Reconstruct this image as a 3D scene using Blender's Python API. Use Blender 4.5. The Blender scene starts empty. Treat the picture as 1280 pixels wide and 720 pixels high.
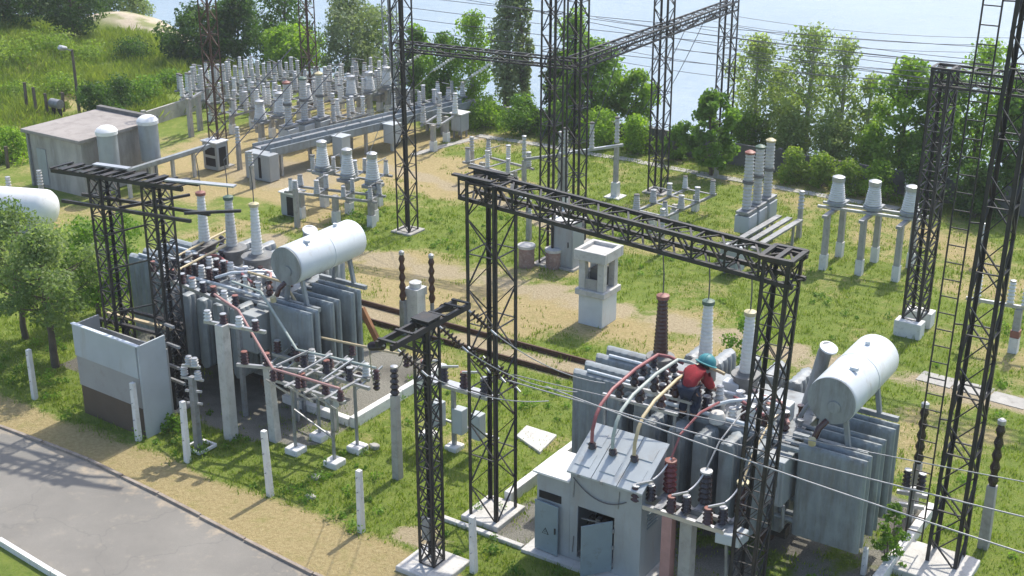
import bpy, bmesh, math, random
import numpy as np
from mathutils import Vector, Matrix, noise as mnoise
random.seed(7); rng = np.random.default_rng(7)
scn = bpy.context.scene
COL = scn.collection
# ------------------------------------------------------------------ site frame
F, H, PITCH = 1687.0, 12.0, math.radians(21.5)
ROT = math.radians(-33.5)                       # the yard's own axes: a runs along the fence, b away from it
CU, SU = math.cos(ROT), math.sin(ROT)
def W(a, b): return (a*CU - b*SU, a*SU + b*CU)
def S(x, y): return (x*CU + y*SU, -x*SU + y*CU)
def G(px, py, z=0.0):
    """site position of a surveyed image point that lies at height z"""
    dx, dy = (px-640)/F, (360-py)/F
    Y = math.cos(PITCH) + dy*math.sin(PITCH); Z = -math.sin(PITCH) + dy*math.cos(PITCH)
    t = (z-H)/Z
    return S(dx*t, Y*t)
def top(px, by, ty, z0=0.0):
    a, b = G(px, by, z0); x, y = W(a, b)
    dy = (360-ty)/F
    Y = math.cos(PITCH) + dy*math.sin(PITCH); Z = -math.sin(PITCH) + dy*math.cos(PITCH)
    return H + Z*y/Y

# ------------------------------------------------------------------ materials
MATS = {}
def nt(name):
    m = bpy.data.materials.new(name); m.use_nodes = True
    n = m.node_tree; n.nodes.clear()
    out = n.nodes.new('ShaderNodeOutputMaterial')
    return m, n, out
def add(n, t, **k):
    x = n.nodes.new(t)
    for a, v in k.items(): setattr(x, a, v)
    return x
def ramp(n, fac, stops):
    r = add(n, 'ShaderNodeValToRGB')
    e = r.color_ramp.elements
    while len(e) < len(stops): e.new(0.5)
    for i, (p, c) in enumerate(stops):
        e[i].position = p; e[i].color = (*c, 1) if len(c) == 3 else c
    if fac is not None: n.links.new(fac, r.inputs[0])
    return r.outputs[0]
def mix(n, f, a, b, mode='MIX'):
    m = add(n, 'ShaderNodeMix', data_type='RGBA', blend_type=mode)
    for sock, v in ((m.inputs[0], f), (m.inputs[6], a), (m.inputs[7], b)):
        if hasattr(v, 'is_linked'): n.links.new(v, sock)
        elif isinstance(v, (int, float)): sock.default_value = v
        else: sock.default_value = (*v, 1)
    return m.outputs[2]
def noise(n, scale, detail=4, rough=.6, vec=None, dist=0):
    t = add(n, 'ShaderNodeTexNoise'); t.inputs['Scale'].default_value = scale
    t.inputs['Detail'].default_value = detail; t.inputs['Roughness'].default_value = rough
    t.inputs['Distortion'].default_value = dist
    if vec is None:
        vec = geo_pos(n)
    n.links.new(vec, t.inputs['Vector'])
    return t.outputs['Fac']
def geo_pos(n):
    for x in n.nodes:
        if x.bl_idname == 'ShaderNodeNewGeometry': return x.outputs['Position']
    return add(n, 'ShaderNodeNewGeometry').outputs['Position']
def math_(n, op, a, b=0.0, clamp=False):
    m = add(n, 'ShaderNodeMath', operation=op, use_clamp=clamp)
    for s, v in ((m.inputs[0], a), (m.inputs[1], b)):
        if hasattr(v, 'is_linked'): n.links.new(v, s)
        else: s.default_value = v
    return m.outputs[0]
def bump(n, h, strength, dist):
    b = add(n, 'ShaderNodeBump'); b.inputs['Strength'].default_value = strength
    b.inputs['Distance'].default_value = dist; n.links.new(h, b.inputs['Height'])
    return b.outputs[0]
def mat(name, base, rough=.6, metal=0., var=.35, dirt=None, dirt_amt=.35, scale=3., streak=False, bmp=0., spec=.4):
    """paint / concrete / metal with mottling, dirt or rust patches and a roughness that varies"""
    m, n, out = nt(name)
    p = add(n, 'ShaderNodeBsdfPrincipled')
    vec = geo_pos(n)
    if streak:
        mp = add(n, 'ShaderNodeMapping'); mp.inputs['Scale'].default_value = (1, 1, .18)
        n.links.new(vec, mp.inputs[0]); v2 = mp.outputs[0]
    else: v2 = vec
    f1 = noise(n, scale, 6, .65, vec)
    lo = tuple(c*(1-var) for c in base); hi = tuple(min(1, c*(1+var*.6)) for c in base)
    c = ramp(n, f1, [(.25, lo), (.75, hi)])
    if dirt:
        f2 = noise(n, scale*2.3, 8, .7, v2)
        k = ramp(n, f2, [(.62-dirt_amt*.35, (0, 0, 0)), (.78-dirt_amt*.1, (1, 1, 1))])
        kk = math_(n, 'MULTIPLY', k, .8)
        c = mix(n, kk, c, dirt)
    n.links.new(c, p.inputs['Base Color'])
    r = ramp(n, noise(n, scale*4, 4, .6, vec), [(.2, (rough*.75,)*3), (.8, (min(1, rough*1.25),)*3)])
    n.links.new(r, p.inputs['Roughness'])
    p.inputs['Metallic'].default_value = metal
    p.inputs['Specular IOR Level'].default_value = spec
    if bmp: n.links.new(bump(n, noise(n, scale*12, 5, .7, vec), .6, bmp), p.inputs['Normal'])
    n.links.new(p.outputs[0], out.inputs[0])
    MATS[name] = m
    return m
mat('grey_paint', (.29, .315, .325), .42, var=.25, dirt=(.12, .105, .09), dirt_amt=.45, streak=True, scale=2.2)
mat('radiator_paint', (.25, .285, .30), .45, var=.28, dirt=(.13, .12, .105), dirt_amt=.45, streak=True, scale=2.6)
mat('pale_paint', (.62, .66, .69), .38, var=.1, dirt=(.40, .36, .30), dirt_amt=.22, streak=True, scale=2.)
mat('cabinet_paint', (.335, .36, .37), .5, var=.18, dirt=(.27, .25, .22), dirt_amt=.28, streak=True, scale=1.6)
mat('door_paint', (.22, .28, .31), .5, var=.15, dirt=(.15, .14, .12), dirt_amt=.15, scale=2.5)
mat('blue_paint', (.43, .465, .48), .55, var=.14, dirt=(.33, .29, .24), dirt_amt=.2, streak=True, scale=1.5)
mat('tan_paint', (.34, .335, .32), .6, var=.12, dirt=(.28, .25, .22), dirt_amt=.2, scale=1.8)
mat('brown_paint', (.115, .085, .062), .65, var=.18, scale=2.)
mat('black_steel', (.034, .033, .033), .55, var=.5, dirt=(.075, .05, .036), dirt_amt=.35, scale=2.2)
mat('rusty_steel', (.10, .055, .035), .75, var=.4, dirt=(.05, .04, .035), dirt_amt=.4, scale=4.)
mat('grey_steel', (.30, .31, .32), .5, .3, var=.3, dirt=(.16, .12, .09), dirt_amt=.3, scale=4.)
mat('turret_paint', (.20, .20, .19), .5, var=.25, dirt=(.12, .09, .07), dirt_amt=.3, scale=4.)
mat('bright_steel', (.46, .47, .48), .4, .5, var=.2, dirt=(.25, .2, .16), dirt_amt=.2, scale=4.)
mat('aluminium', (.55, .56, .57), .4, .6, var=.15, scale=5.)
mat('concrete', (.40, .385, .35), .9, var=.22, dirt=(.2, .19, .165), dirt_amt=.35, scale=2.5, bmp=.012)
mat('pale_concrete', (.56, .545, .51), .9, var=.2, dirt=(.30, .28, .24), dirt_amt=.3, scale=3., bmp=.01)
mat('whitewash', (.72, .71, .68), .85, var=.12, dirt=(.38, .36, .32), dirt_amt=.22, scale=4., bmp=.006)
mat('dark_concrete', (.17, .165, .155), .95, var=.3, dirt=(.08, .08, .07), dirt_amt=.4, scale=1.5, bmp=.02)
mat('stained_wall', (.42, .40, .37), .9, var=.3, dirt=(.20, .185, .165), dirt_amt=.6, streak=True, scale=1.3, bmp=.012)
mat('roof_felt', (.33, .30, .275), .95, var=.2, dirt=(.17, .15, .14), dirt_amt=.4, scale=1.2, bmp=.01)
mat('porcelain_brown', (.062, .022, .016), .22, var=.2, scale=6., spec=.6)
mat('porcelain_red', (.16, .03, .03), .3, var=.25, scale=6., spec=.5)
mat('porcelain_dark', (.035, .022, .022), .25, var=.3, scale=6., spec=.6)
mat('porcelain_white', (.66, .66, .63), .3, var=.1, dirt=(.35, .33, .3), dirt_amt=.2, scale=6., spec=.5)
mat('porcelain_grey', (.50, .495, .475), .4, var=.2, dirt=(.24, .22, .21), dirt_amt=.3, scale=5.)
mat('red_bus', (.30, .10, .10), .5, var=.25, dirt=(.3, .2, .18), dirt_amt=.2, scale=5.)
mat('pink_bus', (.42, .24, .22), .55, var=.2, scale=5.)
mat('green_bus', (.38, .43, .39), .5, var=.2, scale=5.)
mat('yellow_bus', (.52, .42, .25), .5, var=.2, dirt=(.4, .33, .2), dirt_amt=.2, scale=5.)
mat('red_cap', (.27, .11, .085), .5, var=.2, scale=5.)
mat('green_cap', (.085, .14, .105), .5, var=.2, scale=5.)
mat('yellow_cap', (.50, .44, .26), .5, var=.2, scale=5.)
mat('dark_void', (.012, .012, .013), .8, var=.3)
mat('white_sheet', (.74, .74, .73), .6, var=.08, dirt=(.5, .47, .42), dirt_amt=.2, scale=2.)
mat('rail_steel', (.09, .05, .035), .6, .3, var=.3, scale=5.)
mat('sleeper_wood', (.14, .11, .085), .9, var=.3, scale=5., bmp=.01)
mat('brick_red', (.30, .20, .17), .85, var=.3, dirt=(.45, .4, .36), dirt_amt=.35, scale=6.)
mat('wire', (.34, .34, .34), .5, .4, var=.1)
mat('dark_wire', (.10, .10, .11), .5, .2, var=.1)
mat('skin', (.45, .26, .18), .6, var=.1)
mat('helmet_teal', (.04, .22, .25), .5, var=.2, dirt=(.12, .22, .23), dirt_amt=.3, scale=8.)
mat('jacket_red', (.36, .045, .055), .9, var=.4, dirt=(.2, .05, .05), dirt_amt=.4, scale=5., bmp=.05, spec=.1)
mat('trousers_navy', (.045, .055, .085), .9, var=.4, dirt=(.09, .09, .10), dirt_amt=.4, scale=5., bmp=.05, spec=.1)
mat('glove_white', (.6, .58, .54), .8, var=.1)
mat('hair_dark', (.03, .022, .018), .7, var=.2)
mat('bark', (.13, .105, .08), .9, var=.35, scale=6., bmp=.02)
mat('birch_bark', (.42, .40, .36), .85, var=.3, dirt=(.08, .07, .06), dirt_amt=.3, scale=6.)
mat('rock_wool', (.30, .15, .07), .9, var=.3, scale=6.)
mat('kerb_concrete', (.34, .29, .24), .95, var=.3, dirt=(.16, .11, .08), dirt_amt=.5, scale=3., bmp=.012)
mat('sign_yellow', (.45, .38, .12), .6, var=.1)
mat('sign_black', (.02, .02, .02), .6, var=.1)

def leaf_mat(name, c1, c2, trans=.3):
    m, n, out = nt(name)
    at = add(n, 'ShaderNodeAttribute', attribute_name='tint')
    c = mix(n, at.outputs['Fac'], c1, c2)
    d = add(n, 'ShaderNodeBsdfPrincipled'); d.inputs['Roughness'].default_value = .55
    d.inputs['Specular IOR Level'].default_value = .25
    t = add(n, 'ShaderNodeBsdfTranslucent')
    n.links.new(c, d.inputs['Base Color'])
    n.links.new(mix(n, 1.0, c, (1.25, 1.35, .55), 'MULTIPLY'), t.inputs['Color'])
    s = add(n, 'ShaderNodeMixShader'); s.inputs[0].default_value = trans
    n.links.new(d.outputs[0], s.inputs[1]); n.links.new(t.outputs[0], s.inputs[2])
    n.links.new(s.outputs[0], out.inputs[0])
    MATS[name] = m
leaf_mat('leaf_dark', (.04, .09, .018), (.10, .19, .032), .45)
leaf_mat('leaf_mid', (.085, .175, .024), (.20, .33, .055), .52)
leaf_mat('leaf_bright', (.14, .25, .025), (.30, .44, .06), .55)
leaf_mat('leaf_pale', (.20, .27, .09), (.40, .47, .20), .52)
leaf_mat('leaf_olive', (.12, .19, .06), (.31, .38, .17), .5)
leaf_mat('leaf_weed', (.14, .24, .025), (.30, .39, .08), .5)
leaf_mat('leaf_grey', (.14, .19, .10), (.27, .32, .19), .45)
leaf_mat('grass_blade', (.125, .20, .022), (.29, .34, .07), .45)

# ------------------------------------------------------------------ mesh helper
ORG = {}
def org(o): return ORG[o.name]
class MB:
    def __init__(s): s.v = []; s.f = []
    def add(s, vs, fs):
        k = len(s.v); s.v += [tuple(v) for v in vs]; s.f += [tuple(i+k for i in f) for f in fs]
        return s
    def box(s, a0, a1, b0, b1, z0, z1):
        v = [(a, b, z) for z in (z0, z1) for b in (b0, b1) for a in (a0, a1)]
        return s.add(v, [(0, 2, 3, 1), (4, 5, 7, 6), (0, 1, 5, 4), (2, 6, 7, 3), (0, 4, 6, 2), (1, 3, 7, 5)])
    def cbox(s, a, b, z, sa, sb, sz): return s.box(a-sa/2, a+sa/2, b-sb/2, b+sb/2, z, z+sz)
    def bar(s, p, q, w, h=None):
        h = h or w
        p, q = Vector(p), Vector(q); d = q-p
        if d.length < 1e-6: return s
        d.normalize()
        u = Vector((0, 0, 1)) if abs(d.z) < .95 else Vector((0, 1, 0))
        r = d.cross(u).normalized(); u = r.cross(d)
        vs = []
        for e in (p, q):
            for x, y in ((-1, -1), (1, -1), (1, 1), (-1, 1)): vs.append(e + r*(x*w/2) + u*(y*h/2))
        return s.add(vs, [(3, 2, 1, 0), (4, 5, 6, 7), (0, 1, 5, 4), (1, 2, 6, 5), (2, 3, 7, 6), (3, 0, 4, 7)])
    def angle(s, p, q, w, da, db, t=.012):
        """steel angle profile whose flanges point along da and db (site axes)"""
        p, q = Vector(p), Vector(q)
        s.box_between(p, q, da*w, 0, 0, db*t); s.box_between(p, q, da*t, 0, 0, db*w)
        return s
    def box_between(s, p, q, ax, ay, bx, by):
        A = Vector((ax, ay, 0)); B = Vector((bx, by, 0))
        vs = [p, p+A, p+A+B, p+B, q, q+A, q+A+B, q+B]
        return s.add(vs, [(3, 2, 1, 0), (4, 5, 6, 7), (0, 1, 5, 4), (1, 2, 6, 5), (2, 3, 7, 6), (3, 0, 4, 7)])
    def path(s, pts, r, n=8, r1=None, cap=True):
        pts = [Vector(p) for p in pts]; N = len(pts)
        rings = []; prev = None
        for i, p in enumerate(pts):
            d = (pts[min(i+1, N-1)] - pts[max(i-1, 0)]).normalized()
            if prev is None:
                u = Vector((0, 0, 1)) if abs(d.z) < .9 else Vector((1, 0, 0))
                x = d.cross(u).normalized()
            else:
                x = (prev - d*prev.dot(d)).normalized()
            prev = x; y = d.cross(x)
            rr = r if r1 is None else r + (r1-r)*i/(N-1)
            if isinstance(r, (list, tuple)): rr = r[i]
            rings.append([p + x*(rr*math.cos(2*math.pi*k/n)) + y*(rr*math.sin(2*math.pi*k/n)) for k in range(n)])
        vs = [v for g in rings for v in g]; fs = []
        for i in range(N-1):
            for k in range(n):
                fs.append((i*n+k, i*n+(k+1) % n, (i+1)*n+(k+1) % n, (i+1)*n+k))
        if cap: fs.append(tuple(range(n-1, -1, -1))); fs.append(tuple((N-1)*n+k for k in range(n)))
        return s.add(vs, fs)
    def tube(s, p, q, r, r1=None, n=12): return s.path([p, q], r, n, r1)
    def lathe(s, prof, base, axis=(0, 0, 1), n=16):
        """profile of (radius, height) turned about axis from base"""
        ax = Vector(axis).normalized(); B = Vector(base)
        u = Vector((0, 0, 1)) if abs(ax.z) < .9 else Vector((1, 0, 0))
        x = ax.cross(u).normalized(); y = ax.cross(x)
        vs = []; fs = []
        for r, h in prof:
            for k in range(n):
                t = 2*math.pi*k/n
                vs.append(B + ax*h + x*(r*math.cos(t)) + y*(r*math.sin(t)))
        for i in range(len(prof)-1):
            for k in range(n): fs.append((i*n+k, i*n+(k+1) % n, (i+1)*n+(k+1) % n, (i+1)*n+k))
        fs.append(tuple(range(n-1, -1, -1))); fs.append(tuple((len(prof)-1)*n+k for k in range(n)))
        return s.add(vs, fs)
    def sheds(s, base, axis, h, r0, r1, k, fin=.035, n=14):
        prof = [(r0, 0)]
        for i in range(k):
            t0, t1 = i/k, (i+1)/k
            ra = r0+(r1-r0)*t0
            prof += [(ra, h*(t0+.05/k)), (ra+fin, h*(t0+.45/k)), (ra+fin*.9, h*(t0+.55/k)), (ra*.98, h*(t0+.95/k))]
        prof.append((r1, h))
        return s.lathe(prof, base, axis, n)
    def prism(s, poly, z0, z1):
        n = len(poly)
        vs = [(x, y, z0) for x, y in poly] + [(x, y, z1) for x, y in poly]
        fs = [tuple(range(n-1, -1, -1)), tuple(range(n, 2*n))] + [(i, (i+1) % n, n+(i+1) % n, n+i) for i in range(n)]
        return s.add(vs, fs)
    def mesh(s, name, m, o, smooth=True):
        me = bpy.data.meshes.new(name)
        me.from_pydata([(v[0]-o[0], v[1]-o[1], v[2]-o[2]) for v in s.v], [], s.f)
        bm = bmesh.new(); bm.from_mesh(me); bmesh.ops.recalc_face_normals(bm, faces=bm.faces); bm.to_mesh(me); bm.free()
        me.materials.append(MATS[m] if isinstance(m, str) else m)
        if smooth: me.shade_smooth(); me.set_sharp_from_angle(angle=.6)
        return me
    def build(s, name, m, parent, bevel=0.):
        ob = bpy.data.objects.new(name, s.mesh(name, m, org(parent)))
        COL.objects.link(ob); ob.parent = parent; ORG[ob.name] = org(parent)
        if bevel: bev(ob, bevel)
        return ob
    def single(s, name, m, label, cat, a, b, z=0., group=None, kind=None, bevel=0.):
        ob = bpy.data.objects.new(name, s.mesh(name, m, (a, b, z)))
        COL.objects.link(ob); place(ob, a, b, z); tag(ob, label, cat, group, kind)
        if bevel: bev(ob, bevel)
        return ob
def bev(ob, w):
    md = ob.modifiers.new('bevel', 'BEVEL'); md.width = w; md.segments = 2; md.limit_method = 'ANGLE'; md.angle_limit = .6
def place(ob, a, b, z=0., rz=0.):
    x, y = W(a, b); ob.location = (x, y, z); ob.rotation_euler = (0, 0, ROT+rz); ORG[ob.name] = (a, b, z)
def tag(ob, label=None, cat=None, group=None, kind=None):
    if label: ob['label'] = label
    if cat: ob['category'] = cat
    if group: ob['group'] = group
    if kind: ob['kind'] = kind
def thing(name, label, cat, a, b, z=0., group=None):
    o = bpy.data.objects.new(name, None); COL.objects.link(o); o.empty_display_size = .2
    place(o, a, b, z); tag(o, label, cat, group); return o
def dup(o, a, b, z=0., label=None, rz=0.):
    def rec(x, par):
        c = x.copy(); COL.objects.link(c)
        if par: c.parent = par
        for ch in list(x.children): rec(ch, c)
        return c
    c = rec(o, None); place(c, a, b, z, rz)
    if label: c['label'] = label
    return c
def struct(name, me_or_mb, m, a=0, b=0, z=0):
    me = me_or_mb.mesh(name, m, (a, b, z)) if isinstance(me_or_mb, MB) else me_or_mb
    ob = bpy.data.objects.new(name, me); COL.objects.link(ob); place(ob, a, b, z); ob['kind'] = 'structure'
    return ob
def sag(p, q, s, n=14):
    p, q = Vector(p), Vector(q)
    return [p.lerp(q, i/n) - Vector((0, 0, s*4*(i/n)*(1-i/n))) for i in range(n+1)]

# ------------------------------------------------------------------ ground, road, water
def sstep(a, b, x):
    t = max(0., min(1., (x-a)/(b-a))); return t*t*(3-2*t)
def fb(x, y, s, o=0): return mnoise.fractal(Vector((x*s+o, y*s+o*1.7, o)), .9, 2.1, 4)
def blob(a, b, ca, cb, ra, rb): return max(0., 1-((a-ca)/ra)**2-((b-cb)/rb)**2)
def ground_z(a, b):
    x, y = W(a, b)
    sh_ = 3.5*sstep(-43, -47.5, a)
    z = -2.6*sstep(39.5+sh_*.6, 46.5+sh_, b)                                  # bank down to the river
    z += .35*sstep(-37, -47, a)*(1-sstep(38, 46, b))               # grassy rise beyond the side wall
    z += 1.1*blob(a, b, -51.5, 34.0, 7.0, 5.0) + 1.15*blob(a, b, -51.0, 44.6, 3.4, 3.0)
    if a < -36 or b > 39: z += .12*fb(a, b, .5)
    return z
def seg_d(a, b, p, q):
    px, py = p; qx, qy = q; dx, dy = qx-px, qy-py
    t = max(0, min(1, ((a-px)*dx+(b-py)*dy)/(dx*dx+dy*dy)))
    return math.hypot(a-px-t*dx, b-py-t*dy)
TRACKS = [((-24, 24.7), (-21.5, 25.1), .8), ((-21.5, 25.1), (-15.8, 25.7), .75), ((-15.8, 25.7), (-9, 25.4), .62), ((-9, 25.6), (1, 25.9), .55),
          ((-26, 31.9), (-22.7, 31.3), .4), ((-22.7, 31.3), (-19.1, 30.1), .35), ((-19.1, 30.1), (-15.5, 27.6), .4), ((-23, 22.2), (-9, 22.2), .62),
          ((-25.9, 33.9), (-25.4, 36.6), .3)]
def masks(a, b):
    """(dry straw, bare dirt, oily gravel, sand) at a site position"""
    n1, n2, n3 = fb(a, b, .45), fb(a, b, 1.3, 9), fb(a, b, .16, 31)
    dry = .26 + .05*sstep(21, 26, b) + .34*n1 + .22*n2 + .3*n3
    if b < 17 and a > -23: dry -= .22
    if -16 < a < -9 and 15 < b < 18: dry -= .1
    verge = sstep(13.0, 13.5, b)*(1-sstep(14.45, 15.05+.35*n1, b))*sstep(-26, -22, a)
    dry = max(dry, verge*(1.0 - .25*max(0, n2)))
    if b < 11.1: dry = 0
    d2 = blob(a, b, -29, 31.2, 5.2, 6.2)*2 + blob(a, b, -23, 32.3, 2.6, 2.6)*2 + blob(a, b, -25.5, 26.8, 3.5, 2.2)*1.2
    dry = max(dry, min(1, d2)*(.85+.35*n2))
    dry += .22*blob(a, b, -8.6, 33, 4, 3) + .25*blob(a, b, -6.2, 23.2, 2.4, 1.6) + .2*blob(a, b, -6, 21, 2, 2.5) + .45*blob(a, b, -17.5, 24.6, 6, 2.2) + .3*blob(a, b, -11.5, 24.4, 3, 1.5) - .12*sstep(-12, -8, a)
    dry -= .8*min(1, 2*blob(a, b, -19.8, 28.6, 2.4, 2.2)) + .5*min(1, 2*blob(a, b, -22.2, 27.2, 2, 2)) + .6*min(1, 2*blob(a, b, -26.3, 26.4, 2.2, 1.0))
    dry -= .7*min(1, 2*blob(a, b, -21.5, 34.5, 2.2, 1.6)) + .35*min(1, 2*blob(a, b, -12.5, 21.5, 2.8, 2.3))
    if a < -34: dry = .25+.4*n1+.5*blob(a, b, -38.5, 28.5, 3, 5)
    if a < -19 and b < 24 and b > 15.2: dry -= .35*(1-sstep(20.5, 23.5, b))
    dirt = 0.
    for p, q, w in TRACKS:
        d = seg_d(a, b, p, q); dirt = max(dirt, 1.15-d/w+.75*n2+.3*n1)
    dirt = max(dirt, min(1, blob(a, b, -28, 29.5, 3, 2)*1.3+.4*n2-.2))
    dirt = max(dirt, .9*min(1, 3*blob(a, b, -11.9, 15.2, .55, .35)+n2*.3-.1))
    gravel = 0.
    if -22.4 < a < -15.35 and 16.4+.3*n1 < b < 20.8: gravel = min(1, .85+.5*n2)*(1-sstep(-15.4, -15.3, a))
    if -11.2 < a < -5.15 and 15.85 < b < 20.9: gravel = min(1, .7+.7*n2)
    sand = 0.
    if a < -42 and b > 39: sand = sstep(41.6, 42.8, b+1.0*n1)*(1-.75*sstep(.0, .3, n2))
    return dry, dirt, gravel, sand
def axis_vals(lo, f0, f1, hi, fine, coarse):
    v = list(np.arange(f0, f1+1e-6, fine)); x = f0; st = fine
    while x > lo: st *= coarse; x -= st; v.insert(0, x)
    x = f1; st = fine
    while x < hi: st *= coarse; x += st; v.append(x)
    return v
AV = axis_vals(-200, -54, 2, 120, .25, 1.35); BV = axis_vals(-90, 10, 46, 54, .25, 1.3)
na, nb = len(AV), len(BV)
co = np.empty((nb, na, 3)); mk = np.zeros((nb, na, 4))
for j, b in enumerate(BV):
    for i, a in enumerate(AV):
        co[j, i] = (a, b, ground_z(a, b))
        if -70 < a < 20 and 0 < b < 60: mk[j, i] = masks(a, b)
idx = np.arange(na*nb).reshape(nb, na)
quads = np.stack([idx[:-1, :-1], idx[:-1, 1:], idx[1:, 1:], idx[1:, :-1]], -1).reshape(-1, 4)
def np_mesh(name, verts, polys, smooth=False):
    me = bpy.data.meshes.new(name); verts = np.asarray(verts, np.float32).reshape(-1, 3); polys = np.asarray(polys, np.int32)
    k = polys.shape[1]
    me.vertices.add(len(verts)); me.vertices.foreach_set('co', verts.ravel())
    me.loops.add(polys.size); me.loops.foreach_set('vertex_index', polys.ravel())
    me.polygons.add(len(polys)); me.polygons.foreach_set('loop_start', np.arange(0, polys.size, k, dtype=np.int32))
    me.polygons.foreach_set('use_smooth', np.full(len(polys), smooth))
    me.update(calc_edges=True); me.validate()
    return me
gm = np_mesh('ground', co, quads, True)
for i, nm in enumerate(('dry', 'dirt', 'gravel', 'sand')):
    at = gm.attributes.new(nm, 'FLOAT', 'POINT'); at.data.foreach_set('value', mk[:, :, i].astype(np.float32).ravel())
m, n, out = nt('ground')
p = add(n, 'ShaderNodeBsdfPrincipled'); p.inputs['Roughness'].default_value = .95; p.inputs['Specular IOR Level'].default_value = .15
n_f, n_m, n_c = noise(n, 14, 8, .75), noise(n, 3.2, 6, .7), noise(n, .5, 5, .6)
n_xf = noise(n, 45, 6, .8)
def attr(nm): return add(n, 'ShaderNodeAttribute', attribute_name=nm).outputs['Fac']
green = ramp(n, n_m, [(.25, (.085, .155, .018)), (.5, (.15, .225, .028)), (.75, (.25, .29, .055))])
green = mix(n, ramp(n, n_f, [(.35, (0, 0, 0)), (.7, (.7, .7, .7))]), green, (.25, .27, .085))
straw = ramp(n, n_f, [(.25, (.27, .205, .09)), (.5, (.42, .335, .165)), (.75, (.55, .455, .26))])
straw = mix(n, ramp(n, n_m, [(.52, (0, 0, 0)), (.68, (.75, .75, .75))]), straw, (.30, .28, .10))
earth = ramp(n, n_f, [(.25, (.29, .23, .135)), (.55, (.44, .365, .235)), (.8, (.58, .50, .35))])
stone = ramp(n, n_xf, [(.3, (.13, .125, .10)), (.5, (.26, .25, .21)), (.72, (.44, .425, .37))])
stone = mix(n, ramp(n, n_c, [(.4, (.6, .6, .6)), (.55, (0, 0, 0))]), stone, (.10, .09, .075))
sandc = ramp(n, n_m, [(.3, (.50, .42, .31)), (.7, (.62, .54, .42))])
def thr(a, amt, lo, hi):
    return ramp(n, math_(n, 'ADD', a, math_(n, 'ADD', math_(n, 'MULTIPLY', math_(n, 'SUBTRACT', n_m, .5), amt), math_(n, 'MULTIPLY', math_(n, 'SUBTRACT', n_f, .5), amt*.9))),
                [(lo, (0, 0, 0)), (hi, (1, 1, 1))])
c = mix(n, thr(attr('dry'), .75, .30, .62), green, straw)
c = mix(n, thr(attr('dirt'), .9, .35, .75), c, earth)
c = mix(n, thr(attr('gravel'), .5, .35, .6), c, stone)
c = mix(n, attr('sand'), c, sandc)
n.links.new(c, p.inputs['Base Color'])
n.links.new(bump(n, math_(n, 'ADD', n_f, math_(n, 'MULTIPLY', n_xf, .6)), .9, .06), p.inputs['Normal'])
n.links.new(p.outputs[0], out.inputs[0]); gm.materials.append(m)
struct('ground', gm, None)

# asphalt road along the fence, its kerbs and the lawn kerb on the far side
m, n, out = nt('asphalt')
p = add(n, 'ShaderNodeBsdfPrincipled'); p.inputs['Roughness'].default_value = .88
f1, f2, f3 = noise(n, .7, 6, .65), noise(n, 60, 4, .8), noise(n, 2.5, 6, .7)
c = ramp(n, f1, [(.3, (.18, .17, .15)), (.7, (.25, .235, .207))])
c = mix(n, ramp(n, f2, [(.3, (.55, .55, .55)), (.7, (0, 0, 0))]), c, (.165, .155, .138))
c = mix(n, ramp(n, f3, [(.56, (0, 0, 0)), (.72, (.6, .6, .6))]), c, (.32, .285, .225))
vo = add(n, 'ShaderNodeTexVoronoi', feature='DISTANCE_TO_EDGE'); vo.inputs['Scale'].default_value = .42; vo.inputs['Randomness'].default_value = 1
wv = add(n, 'ShaderNodeVectorMath', operation='ADD'); nz = add(n, 'ShaderNodeTexNoise'); nz.inputs['Scale'].default_value = 1.2; nz.inputs['Detail'].default_value = 6
n.links.new(geo_pos(n), nz.inputs['Vector']); n.links.new(geo_pos(n), wv.inputs[0]); n.links.new(nz.outputs['Color'], wv.inputs[1]); n.links.new(wv.outputs[0], vo.inputs['Vector'])
crack = ramp(n, vo.outputs['Distance'], [(.0, (.3, .3, .3)), (.008, (0, 0, 0))])
c = mix(n, crack, c, (.10, .10, .095))
tc = add(n, 'ShaderNodeTexCoord'); sp = add(n, 'ShaderNodeSeparateXYZ'); n.links.new(tc.outputs['Object'], sp.inputs[0])
eg = math_(n, 'ADD', sp.outputs['Y'], math_(n, 'MULTIPLY', sp.outputs['X'], .055))          # grit washed off the verge along the kerb
eg = math_(n, 'ADD', math_(n, 'SUBTRACT', eg, 12.62), math_(n, 'MULTIPLY', math_(n, 'SUBTRACT', f3, .5), 1.5))
c = mix(n, ramp(n, eg, [(-0.0, (0, 0, 0)), (.32, (.75, .75, .75))]), c, (.42, .34, .24))
n.links.new(c, p.inputs['Base Color']); n.links.new(bump(n, f2, .4, .01), p.inputs['Normal']); n.links.new(p.outputs[0], out.inputs[0])
MATS['asphalt'] = m
KR = [(-60, 14.3), (-30, 13.98), (-21, 13.88), (-18.5, 13.93), (-16.5, 13.76), (-14.2, 13.53), (-12.6, 13.38), (-10, 13.2), (10, 12.2)]
KL = [(-60, 11.9), (-30, 11.4), (-17.5, 11.24), (-16, 11.1), (10, 9.2)]
mb = MB(); vs = [(a, b, .006) for a, b in KR] + [(a, b, .006) for a, b in reversed(KL)]
mb.add(vs, [tuple(range(len(vs)))]); struct('road', mb, 'asphalt')
def kerb(line, w, h, name, m, wob=0., seg=1.0):
    mb = MB()
    for (a0, b0), (a1, b1) in zip(line, line[1:]):
        if a1 < -32 or a0 > -5: continue
        k = max(1, int(abs(a1-a0)/seg))
        for i in range(k):
            t0, t1 = i/k, (i+1)/k-.012/seg
            p = (a0+(a1-a0)*t0, b0+(b1-b0)*t0 + random.uniform(-wob, wob), h/2-.03 + random.uniform(-wob, wob)*.4)
            q = (a0+(a1-a0)*t1, b0+(b1-b0)*t1 + random.uniform(-wob, wob), h/2-.03 + random.uniform(-wob, wob)*.4)
            mb.bar(p, q, w, h+.06)
    return struct(name, mb, m)
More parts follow.
